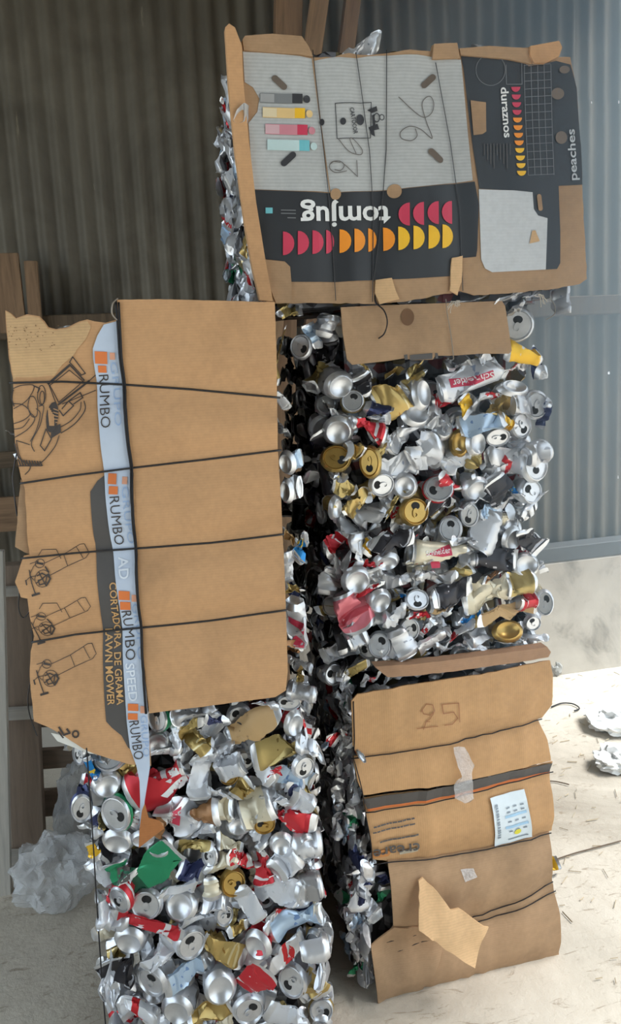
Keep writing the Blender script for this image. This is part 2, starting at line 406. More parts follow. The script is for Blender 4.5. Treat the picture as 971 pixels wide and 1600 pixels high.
def lettering(name, B, body, p0, p1, h, mat, off, bold=0.0, parent=None, dfun=None, hit=None):
    v, f = text_mesh(body, bold)
    x0 = min(a[0] for a in v); x1 = max(a[0] for a in v)
    L = math.dist(p0, p1); ux, uy = (p1[1]-p0[1])/L, -(p1[0]-p0[0])/L
    a = B.loc(*p0); b = B.loc(*p1); c = B.loc(p0[0]+ux*h, p0[1]+uy*h)
    bm = bmesh.new(); bv = []
    for x, y, _ in v:
        t = (x-x0)/(x1-x0); s = y/CAPH
        bv.append(bm.verts.new((a[0]+(b[0]-a[0])*t+(c[0]-a[0])*s, 0, a[1]+(b[1]-a[1])*t+(c[1]-a[1])*s)))
    for p in f:
        try: bm.faces.new([bv[i] for i in p])
        except ValueError: pass
    bmesh.ops.remove_doubles(bm, verts=bm.verts[:], dist=1e-6)
    if hit is not None:
        for w in bm.verts:
            r = hit.ray_cast(Vector((w.co.x, -.3, w.co.z)), Vector((0, 1, 0)))
            w.co.y = (r[0].y if r[0] is not None else 0)-.0012
    else: conform(bm, B, off, dfun or B.d)
    bmesh.ops.recalc_face_normals(bm, faces=bm.faces[:])
    return bm_obj(name, bm, mat, parent or B.root)
def tube_verts(pts, r, n=6):
    P = [Vector(p) for p in pts]; vs_, fs = [], []
    for i, p in enumerate(P):
        t = (P[min(i+1, len(P)-1)]-P[max(i-1, 0)]).normalized()
        a = t.cross(Vector((0.13, 0.2, 1))); a = a if a.length > .05 else t.cross(Vector((1, 0, 0))); a.normalize(); b = t.cross(a)
        for k in range(n):
            q = 2*math.pi*k/n; vs_.append(p+a*r*math.cos(q)+b*r*math.sin(q))
    for i in range(len(P)-1):
        for k in range(n):
            fs.append((i*n+k, i*n+(k+1) % n, (i+1)*n+(k+1) % n, (i+1)*n+k))
    fs.append(tuple(range(n))[::-1]); fs.append(tuple(range((len(P)-1)*n, len(P)*n)))
    return vs_, fs
def smooth_path(p, n=6):
    """Catmull-Rom through the points"""
    if len(p) < 3: return p
    q = [p[0]]+list(p)+[p[-1]]; out = []
    for i in range(1, len(q)-2):
        for k in range(n):
            t = k/n; a, b, c, d = (np.array(x, float) for x in q[i-1:i+3])
            out.append(tuple(.5*((2*b)+(-a+c)*t+(2*a-5*b+4*c-d)*t*t+(-a+3*b-3*c+d)*t**3)))
    out.append(tuple(p[-1])); return out
def wire(name, B, px, r, mat, lift=.004, follow=True, label=None, sub=10):
    pts = []
    for a, b in zip(px[:-1], px[1:]):
        for k in range(sub):
            t = k/sub; pts.append((a[0]+(b[0]-a[0])*t, a[1]+(b[1]-a[1])*t)+((a[2]+(b[2]-a[2])*t,) if len(a) > 2 else ()))
    pts.append(px[-1]); P = []
    for p in pts:
        u, v = B.loc(p[0], p[1])
        y = -(lift+(B.d(u, v) if follow else 0)) - (p[2] if len(p) > 2 else 0)
        P.append((u, y, v))
    vv, ff = tube_verts(P, r); o = mesh_obj(name, vv, ff, mat, B.root, True)
    if label: o['label'] = label
    return o

# ------------------------------------------------------------------ cans
NU = 20
PROFILE = [(.010, 0, 1), (.0085, .012, 1), (.004, .0195, 1), (.0004, .0235, 1), (.001, .0248, 1), (.005, .0285, 1), (.0115, .0326, 0)]
PROFILE += [(.0115+(.1035-.0115)*k/9, .033, 0) for k in range(1, 10)]
PROFILE += [(.1095, .0305, 1), (.1135, .0276, 1), (.1155, .0282, 1), (.1158, .0272, 1), (.112, .0262, 1), (.1105, .0252, 1), (.112, .0240, 1), (.1118, .012, 1), (.1118, 0, 1)]
WALL0, WALL1 = .0115, .1035
def can_arrays(rg, kx, ky, slen, endk, dents, bend, protect):
    """kx, ky: half widths scale of the wall; slen: wall length factor; endk: how far the ends follow the flattening; protect: which end stays neat"""
    P = []; tw = rg.uniform(0, 2*math.pi); tot = .0115+(WALL1-WALL0)*slen+(.1158-.1035)
    wts = []
    for (z, r, m) in PROFILE:
        if z <= WALL0: zz, w = z, endk
        elif z >= WALL1 or r < .03: zz, w = z-(WALL1-WALL0)*(1-slen), endk
        else: zz = WALL0+(z-WALL0)*slen; t = (z-WALL0)/(WALL1-WALL0); w = endk+(1-endk)*min(1, 4*t*(1-t)*1.6)
        if z >= WALL1: zz = WALL0+(WALL1-WALL0)*slen+(z-WALL1)
        sx = 1+(kx-1)*w; sy = 1+(ky-1)*w
        wall = WALL0 < z < WALL1+.004 and r > .03
        lock = (protect == 'T' and z > .10) or (protect == 'B' and z < .012)
        n = 1 if r == 0 else NU
        for j in range(n):
            a = 2*math.pi*j/NU+tw
            P.append((r*math.cos(a)*sx, r*math.sin(a)*sy, zz-tot/2)); wts.append(0.0 if lock else (1.0 if wall else .55))
    P = np.array(P); W = np.array(wts)
    Rm = .033
    for _ in range(dents):
        a = rg.uniform(0, 2*math.pi); n = np.array([math.cos(a), math.sin(a), rg.uniform(-.7, .7)]); n /= np.linalg.norm(n)
        p0 = np.array([math.cos(a)*Rm*kx, math.sin(a)*Rm*ky, rg.uniform(-.4, .4)*tot*.9]) - n*rg.uniform(.15, .55)*Rm*min(1, ky+.15)
        d = (P-p0) @ n; d = np.clip(d, 0, .022)
        P -= np.outer(d*W*rg.uniform(1.15, 1.7), n)
    P += (np.array([[rg.uniform(-1, 1) for _ in range(3)] for _ in range(len(P))])*.0007)*W[:, None]
    if bend:
        zz = P[:, 2]; ang = bend*np.clip(zz/tot, -.5, .5); P[:, 1] += np.sin(np.abs(ang))*np.abs(zz)*np.sign(bend)*.6; P[:, 0] += np.sin(ang)*np.abs(zz)*.4
    return P, tot
def can_topology():
    idx, starts = [], 0
    for (z, r, m) in PROFILE:
        n = 1 if r == 0 else NU; idx.append(list(range(starts, starts+n))); starts += n
    F, MI, UV = [], [], []
    for i in range(len(PROFILE)-1):
        a, b = idx[i], idx[i+1]; mi = 0 if (PROFILE[i][2] == 0 and PROFILE[i][1] > .03 and PROFILE[i+1][1] > .03) else 1
        v0, v1 = PROFILE[i][0]/.1158, PROFILE[i+1][0]/.1158
        for j in range(NU):
            k = (j+1) % NU
            if len(a) == 1: F.append((a[0], b[k], b[j])); UV += [(j/NU, v0), ((j+1)/NU, v1), (j/NU, v1)]
            elif len(b) == 1: F.append((a[j], a[k], b[0])); UV += [(j/NU, v0), ((j+1)/NU, v0), (j/NU, v1)]
            else: F.append((a[j], a[k], b[k], b[j])); UV += [(j/NU, v0), ((j+1)/NU, v0), ((j+1)/NU, v1), (j/NU, v1)]
            MI.append(mi)
    return F, MI, UV
CF, CMI, CUV = can_topology()
CUVF = [c for uv in CUV for c in uv]
def tab_arrays():
    """a pull tab: a rounded plate with a finger hole, and the opened mouth of the lid beside it"""
    n = 14; out = [(.0068*math.cos(2*math.pi*k/n), .003+.0105*math.sin(2*math.pi*k/n)) for k in range(n)]
    inn = [(.0040*math.cos(2*math.pi*k/n), .0072+.0042*math.sin(2*math.pi*k/n)) for k in range(n)]
    v, f = [], []
    for z in (.0012, .0030):
        v += [(x, y, z) for x, y in out]+[(x, y, z) for x, y in inn]
    for k in range(n):
        j = (k+1) % n
        f += [(2*n+k, 2*n+j, 3*n+j, 3*n+k), (k, n+k, n+j, j), (k, j, 2*n+j, 2*n+k), (n+k, 3*n+k, 3*n+j, n+j)]
    return v, f
TABV, TABF = tab_arrays()
MOUTHV = [(.0105*math.cos(2*math.pi*k/14), -.0125+.0085*math.sin(2*math.pi*k/14), .0006) for k in range(14)]  # flat dark disc standing in for the shaded opening of the lid
def place_can(B, pos, R, U, Nn, kind, w, h, ang, colr, rg, gold=False, depth_len=None, label=True, quiet=False):
    """pos: point of the face; R, U: face axes; Nn: outward; w, h: seen size in metres (along the can's axis frame for side-on)"""
    R, U, Nn = (np.array(x, float) for x in (R, U, Nn))
    if kind in 'TB':
        mn, mx = min(w, h), max(w, h)
        tilt = math.acos(max(.35, min(1, mn/mx)))*.55
        kx = w/.0565; ky = h/.0565; kx = min(kx, 1.35); ky = min(ky, 1.35)
        slen = rg.uniform(.3, .55)
        P, tot = can_arrays(rg, kx, ky, slen, .95, rg.randint(4, 7), 0, kind)
        sgn = 1 if kind == 'T' else -1
        P = P.copy()
        # end of interest at local +N
        zc = P[:, 2]*sgn
        rot = rg.uniform(0, 6.28)
        x, y = P[:, 0], P[:, 1]*sgn
        L = np.stack([x, y, zc-tot/2], 1)               # front at 0
        t1 = tilt*(1 if rg.random() < .5 else -1); 
        ax = (0, 1) if w < h else (1, 0)
        ca, sa = math.cos(t1), math.sin(t1)
        if w < h: Mx = np.array([[ca, 0, sa], [0, 1, 0], [-sa, 0, ca]])
        else: Mx = np.array([[1, 0, 0], [0, ca, -sa], [0, sa, ca]])
        j1, j2 = rg.uniform(-.22, .22), rg.uniform(-.22, .22)
        Mx = Mx @ np.array([[math.cos(j1), 0, math.sin(j1)], [0, 1, 0], [-math.sin(j1), 0, math.cos(j1)]]) @ np.array([[1, 0, 0], [0, math.cos(j2), -math.sin(j2)], [0, math.sin(j2), math.cos(j2)]])
        cr, sr = math.cos(ang), math.sin(ang)
        Mr = np.array([[cr, -sr, 0], [sr, cr, 0], [0, 0, 1]])
        Mt = Mx
        L = L @ Mt.T
        front = rg.uniform(-.004, .014)
        V = np.array(pos)+np.outer(L[:, 0], R)+np.outer(L[:, 1], U)+np.outer(L[:, 2]+front, Nn)
    else:
        # side-on: axis along ang; w = length along axis, h = width across
        slen = max(.2, min(1.0, (w-.024)/(WALL1-WALL0)))
        flat_k = rg.uniform(.28, .5) if kind == 'F' else rg.uniform(.55, .8)
        kx = min(1.45, h/.066*1.02)
        P, tot = can_arrays(rg, kx, flat_k, slen, .75 if kind == 'F' else .55, rg.randint(7, 11) if kind == 'F' else rg.randint(3, 6), rg.uniform(-.9, .9) if kind == 'F' else rg.uniform(-.3, .3), None)
        lo, hi = np.percentile(P[:, [0, 2]], [2, 98], axis=0); ext = np.maximum(hi-lo, 1e-3)
        P = (P-np.array([(lo[0]+hi[0])/2, 0, (lo[1]+hi[1])/2]))*np.array([min(2.2, h*1.06/ext[0]), 1, min(2.2, w*1.06/ext[1])])
        if rg.random() < .5: P = P*np.array([-1, 1, -1])
        tl = rg.uniform(-.28, .28); tr = rg.uniform(-.35, .35)
        A = np.array([[1, 0, 0], [0, math.cos(tl), -math.sin(tl)], [0, math.sin(tl), math.cos(tl)]]) @ np.array([[math.cos(tr), 0, math.sin(tr)], [0, 1, 0], [-math.sin(tr), 0, math.cos(tr)]])
        P = P @ A.T
        ca, sa = math.cos(ang), math.sin(ang)
        axis = R*ca+U*sa; acr = -R*sa+U*ca
        yc = rg.uniform(-.012, .004)
        V = np.array(pos)+np.outer(P[:, 2], axis)+np.outer(P[:, 0], acr)+np.outer(P[:, 1]+yc, Nn)
    me = bpy.data.meshes.new('crushed_can'); me.from_pydata(V.tolist(), [], CF)
    me.materials.append(CP[colr]); me.materials.append(GOLDM if gold else SILVER)
    me.polygons.foreach_set('material_index', CMI)
    uv = me.uv_layers.new(name='UVMap'); uv.data.foreach_set('uv', CUVF)
    me.shade_smooth(); me.set_sharp_from_angle(angle=math.radians(38)); me.update()
    o = bpy.data.objects.new('crushed_can', me); COL.objects.link(o); o.parent = B.root
    if label: o['label'] = 'crushed '+CNAME[colr]+(' can with gold end' if gold else ' can')
    if kind == 'T':
        cr, sr = math.cos(rot), math.sin(rot); S = min(1.1, (kx+ky)/2)
        zoff = -(.1158-.1118)
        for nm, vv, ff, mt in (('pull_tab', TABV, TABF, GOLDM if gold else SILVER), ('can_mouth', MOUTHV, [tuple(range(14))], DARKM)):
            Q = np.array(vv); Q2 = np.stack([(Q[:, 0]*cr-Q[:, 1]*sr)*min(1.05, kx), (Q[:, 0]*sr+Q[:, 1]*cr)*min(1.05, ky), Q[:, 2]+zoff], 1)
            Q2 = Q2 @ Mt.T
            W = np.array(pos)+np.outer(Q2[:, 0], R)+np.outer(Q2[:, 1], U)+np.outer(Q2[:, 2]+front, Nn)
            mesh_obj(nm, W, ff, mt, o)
    return o
FR = ((1, 0, 0), (0, 0, 1), (0, -1, 0))
def cans(B, table, seed, dy=.0):
    rg = random.Random(seed); out = []
    for row in table:
        px, py, kind, w, h, ang, colr = row[:7]
        gold = kind.endswith('G'); kd = kind[0]
        sx, sz = B.scale(px, py); u, v = B.loc(px, py)
        if kd in 'SF':
            if h > w: w, h, ang = h, w, ang+90
            a = math.radians(-ang); s = math.hypot(sx*math.cos(a), sz*math.sin(a))
            L, H = w*s, h*s
        else: L, H, a = w*sx, h*sz, math.radians(-ang)
        o = place_can(B, (u, dy, v), *FR, kd, L, H, a, colr, rg, gold)
        B.centers.append((u, v, max(L, H)/2)); out.append(o)
    return out
FILL = ['sv']*9+['wh']*5+['wr']*3+['rd']*2+['gd']*2+['ol']*2+['bk']*2+['gy']*3+['lb', 'br_', 'cr', 'nv']
def fill_face(B, seed, face, r0, r1, z0, z1, step, depth=.022, skip=.62, palette=FILL, maxn=120, flats=.7, ybase=0.0):
    """smaller crushed cans filling what shows between the larger ones; face 'front', 'left' or 'right'"""
    rg = random.Random(seed); n = 0; W = B.xr
    z = z0
    while z < z1:
        r = r0+rg.uniform(0, step*.5)
        while r < r1:
            u = r+rg.uniform(-.25, .25)*step; v = z+rg.uniform(-.25, .25)*step
            ok = n < maxn and not (face == 'front' and any(math.hypot(u-a, v-b) < c*skip for a, b, c in B.centers))
            if ok:
                if face == 'front': pos, fr = (u, ybase+depth, v), FR
                elif face == 'left': pos, fr = (W[0]+depth, u, v), ((0, -1, 0), (0, 0, 1), (-1, 0, 0))
                elif face == 'right': pos, fr = (W[1]-depth, u, v), ((0, 1, 0), (0, 0, 1), (1, 0, 0))
                else: pos, fr = (u, v, B.h-depth), ((1, 0, 0), (0, 1, 0), (0, 0, 1))
                kd = 'F' if rg.random() < flats else rg.choice('STB')
                w = rg.uniform(.06, .10); h = rg.uniform(.035, .06)
                if kd in 'TB': w = h = rg.uniform(.045, .055)
                place_can(B, pos, *fr, kd, w, h, rg.uniform(0, 3.14), rg.choice(palette), rg, False, label=False); n += 1
            r += step
        z += step*.85
    return n
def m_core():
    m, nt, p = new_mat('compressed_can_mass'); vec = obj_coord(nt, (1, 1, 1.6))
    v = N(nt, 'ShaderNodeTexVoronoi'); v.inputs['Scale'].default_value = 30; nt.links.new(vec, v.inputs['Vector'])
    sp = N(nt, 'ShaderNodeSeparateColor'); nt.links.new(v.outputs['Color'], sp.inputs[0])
    col = ramp(nt, sp.outputs[0], [(0, s2l((90, 90, 94))), (.4, s2l((120, 120, 124))), (.6, s2l((96, 50, 50))), (.66, s2l((100, 88, 60))), (.74, s2l((44, 42, 46))), (.85, s2l((130, 130, 136)))], 'CONSTANT')  # core colours darkened to stand in for shade between the cans
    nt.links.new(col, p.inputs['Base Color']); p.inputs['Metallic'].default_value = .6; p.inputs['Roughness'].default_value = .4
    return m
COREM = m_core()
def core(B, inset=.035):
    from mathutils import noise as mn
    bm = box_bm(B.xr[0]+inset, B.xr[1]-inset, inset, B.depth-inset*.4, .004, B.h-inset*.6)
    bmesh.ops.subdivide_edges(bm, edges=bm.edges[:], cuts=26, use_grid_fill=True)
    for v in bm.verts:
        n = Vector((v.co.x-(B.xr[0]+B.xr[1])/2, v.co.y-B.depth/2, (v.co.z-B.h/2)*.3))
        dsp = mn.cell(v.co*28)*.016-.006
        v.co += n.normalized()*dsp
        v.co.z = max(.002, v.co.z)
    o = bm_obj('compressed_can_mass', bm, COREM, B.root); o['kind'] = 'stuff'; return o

# ================================================================== bale: lower right, wrapped in brown cardboard
LB = Bale('cardboard_wrapped_bale', 'bale wrapped in wired brown cardboard marked 25, under the bare can bale', 515, 760, 1.62, 0, 0.0, (.025, .545), .785, .66)
LB.bul = .016; LB.wr = .032; LB.folds = .012
LW = [[(548, 1184), (620, 1174), (700, 1159), (780, 1140), (845, 1121)], [(570, 1268), (660, 1254), (760, 1231), (862, 1203)], [(582, 1347), (680, 1339), (760, 1326), (860, 1299)], [(600, 1470), (715, 1440), (790, 1412), (862, 1374)], [(612, 1486), (700, 1452), (790, 1424), (866, 1388)], [(604, 1560), (740, 1530), (870, 1490)]]
for w_ in LW: LB.add_pinch(w_)
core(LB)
sheet('cardboard_panel', LB, [(546, 1090), (556, 1080), (640, 1064), (760, 1046), (853, 1027), (857, 1050), (857, 1096), (846, 1120), (780, 1140), (700, 1159), (620, 1174), (560, 1183), (549, 1160)], CARD2, .004, label='brown cardboard panel with a handwritten 25')
sheet('cardboard_panel', LB, [(552, 1182), (620, 1174), (700, 1159), (780, 1140), (840, 1123), (850, 1150), (857, 1184), (780, 1204), (700, 1219), (566, 1237), (556, 1215)], CARD2, .002)
p3 = sheet('cardboard_panel', LB, [(566, 1243), (700, 1226), (780, 1210), (861, 1187), (857, 1220), (862, 1270), (863, 1298), (760, 1326), (680, 1339), (607, 1346), (582, 1341), (575, 1290)], CARD2, .0, label='brown cardboard panel with a grey stripe and upside-down print')
sheet('cardboard_panel', LB, [(606, 1344), (680, 1338), (760, 1325), (858, 1299), (858, 1340), (862, 1374), (869, 1420), (873, 1480), (872, 1555), (600, 1590), (596, 1470), (612, 1440)], CARD_D, .003, .004)
sheet('cardboard_panel', LB, [(577, 1470), (612, 1440), (640, 1440), (700, 1450), (640, 1580), (590, 1580)], CARD_D, .008, .004)
multi_decal('grey_stripe', LB, [[(565, 1243), (640, 1233), (730, 1215), (800, 1200), (860, 1189), (858, 1204), (800, 1217), (730, 1235), (640, 1253), (574, 1263)]], GREY_BAND, .003, p3)
multi_decal('orange_line', LB, [[(574, 1263), (640, 1253), (730, 1235), (800, 1217), (858, 1204), (857, 1207), (800, 1221), (730, 1239), (640, 1257), (575, 1267)]], ORANGE, .003, p3)
lettering('box_lettering', LB, 'creare', (652, 1309), (579, 1319), 20, GREY_BAND, .0048, .012, p3)
def dashes(a, b, w, seed):
    rg = random.Random(seed); t = 0.0; r = []
    while t < .98:
        e = min(1, t+rg.uniform(.04, .12)); r.append([(a[0]+(b[0]-a[0])*t, a[1]+(b[1]-a[1])*t), (a[0]+(b[0]-a[0])*e, a[1]+(b[1]-a[1])*e)]); t = e+.03
    return ribbons(r, w)
multi_decal('small_print', LB, dashes((650, 1297), (588, 1308), 2.6, 1)+dashes((645, 1281), (580, 1294), 2.0, 2)+dashes((645, 1274), (580, 1287), 2.0, 3), GREY_BAND, .004, p3)['kind'] = 'stuff'
multi_decal('box_print', LB, [[(578, 1325), (596, 1321), (611, 1327), (606, 1336), (582, 1337)]], ink('rusty_print', (196, 130, 70)), .003, p3)
multi_decal('box_print', LB, [[(622, 1326), (651, 1318), (652, 1326), (624, 1333)]], ink('pale_print', (176, 168, 150)), .003, p3)
lb_ = sheet('paper_label', LB, [(763, 1243), (816, 1229), (829, 1304), (773, 1322)], LABELW, .005, .0006, label='pale blue paper shipping label with small print')
def lerp2(q, s, t):
    a, b, c, d = q
    return (a[0]*(1-s)*(1-t)+b[0]*s*(1-t)+c[0]*s*t+d[0]*(1-s)*t, a[1]*(1-s)*(1-t)+b[1]*s*(1-t)+c[1]*s*t+d[1]*(1-s)*t)
LQ = [(763, 1243), (816, 1229), (829, 1304), (773, 1322)]
def lrect(s0, s1, t0, t1): return [lerp2(LQ, s0, t0), lerp2(LQ, s1, t0), lerp2(LQ, s1, t1), lerp2(LQ, s0, t1)]
for q_ in (lrect(.32, .93, .38, .43), lrect(.3, .93, .60, .65)): multi_decal('label_print', LB, [q_], LBL_B, .0065, lb_)
multi_decal('label_print', LB, [lrect(.08, .16, .12+.055*i, .12+.055*i+(.03 if i % 3 else .045)) for i in range(13)]+[lrect(a, a+.1, t, t+.03) for a in (.38, .58, .78) for t in (.22, .31, .5, .7)]+[lrect(.36, .9, .9, .925)], LBL_K, .0066, lb_)['kind'] = 'stuff'
multi_decal('label_print', LB, [[lerp2(LQ, .62+.1*math.cos(a*.6283), .77+.06*math.sin(a*.6283)) for a in range(10)]], LBL_Y, .0067, lb_)
def z5(p): return [(490+x/2.49, 1000+y/2.49) for x, y in p]
multi_decal('handwriting', LB, ribbons([z5([(405, 262), (425, 232), (450, 235), (458, 260), (440, 275), (415, 270), (410, 255)]), z5([(455, 265), (440, 290), (425, 300), (440, 300)]), z5([(390, 327), (470, 318)]), z5([(415, 330), (425, 300)]), z5([(550, 228), (485, 233), (490, 268), (530, 262), (545, 285), (525, 308), (495, 312)]), z5([(550, 228), (553, 300)])], 1.3), PENR, .007, None)
for w_ in LW[:5]: wire('tie_wire', LB, w_, .0014, WIRE_B, .0075, sub=6)
# crinkled clear tape over the stripe, torn cardboard tongue
CLEAR, ntc, pc = new_mat('crinkled_clear_plastic'); pc.inputs['Base Color'].default_value = (.82, .82, .83, 1); pc.inputs['Roughness'].default_value = .22
pc.inputs['Alpha'].default_value = .45; bump(ntc, pc, noise(ntc, obj_coord(ntc), 60, 4, .6, 1), .9, .01)
def tape_d(u, v):
    from mathutils import noise as mn
    return LB.d(u, v)+.010+.010*mn.noise(Vector((u*60, v*40, 5)))
sheet('clear_tape', LB, [(703, 1160), (722, 1162), (733, 1185), (731, 1210), (737, 1243), (722, 1249), (706, 1240), (700, 1214), (712, 1200), (706, 1180)], CLEAR, .004, 0, .0015, tape_d, label='crinkled strip of clear packing tape')
def tongue_d(u, v):
    a = LB.loc(650, 1364); return LB.d(u, v)+.010+max(0, (a[1]-v))*.55+.004*math.sin(u*90)
sheet('torn_cardboard', LB, [(648, 1364), (656, 1362), (668, 1370), (682, 1384), (688, 1392), (700, 1390), (714, 1397), (741, 1411), (728, 1425), (712, 1456), (690, 1446), (637, 1416), (641, 1395)], CARD_L, .004, .004, .0015, tongue_d, label='pale torn cardboard tongue sticking out')
sheet('cardboard_scrap', LB, [(716, 1352), (736, 1350), (741, 1362), (722, 1370)], CLEAR, .006, 0, .001)
# the dull foil side facing the gap and the rim of cans on top
FOIL = ['sv']*10+['gy']*3+['wh']*5+['lb']*2+['rd', 'nv', 'gn', 'wr']
fill_face(LB, 11, 'left', -.0, .47, .03, .76, .066, .006, palette=FOIL, maxn=130, flats=.92)
rg_ = random.Random(5)
cans(LB, [(560, 1055, 'F', 44, 22, 10, 'ol'), (585, 1062, 'F', 40, 16, -6, 'wr'), (618, 1060, 'F', 36, 18, -8, 'sv'), (640, 1052, 'S', 40, 18, -8, 'wh'), (668, 1048, 'F', 40, 18, -8, 'sv'), (700, 1046, 'S', 46, 18, -10, 'wh'), (735, 1040, 'F', 40, 16, -10, 'sv'), (770, 1036, 'S', 44, 18, -10, 'wh'), (806, 1028, 'F', 40, 16, -10, 'sv'), (838, 1022, 'F', 36, 16, -10, 'gy'),
  (580, 1380, 'F', 46, 30, 60, 'sv'), (600, 1410, 'F', 40, 20, 80, 'gn'), (578, 1425, 'F', 44, 24, 70, 'sv'), (588, 1350, 'F', 44, 22, -20, 'gy'), (565, 1395, 'F', 60, 26, 85, 'wh'), (604, 1380, 'F', 40, 18, 80, 'nv'), (863, 1360, 'F', 14, 30, 80, 'yl'), (866, 1378, 'F', 10, 18, 80, 'wh')], 21, .018)
rg_ = random.Random(77)
cans(LB, [(512+rg_.uniform(0, 40)+(y_-1080)*.10, y_+rg_.uniform(-8, 8), 'F', rg_.uniform(24, 44), rg_.uniform(10, 20), rg_.uniform(50, 115), rg_.choice(FOIL)) for y_ in range(1075, 1560, 8)], 78, .03)
fill_face(LB, 12, 'front', .05, .52, .70, .77, .055, .03, palette=FOIL, maxn=24)
wire('tie_wire', LB, [(549, 1090), (552, 1182), (570, 1262), (580, 1345)], .0013, WIRE_B, .006)

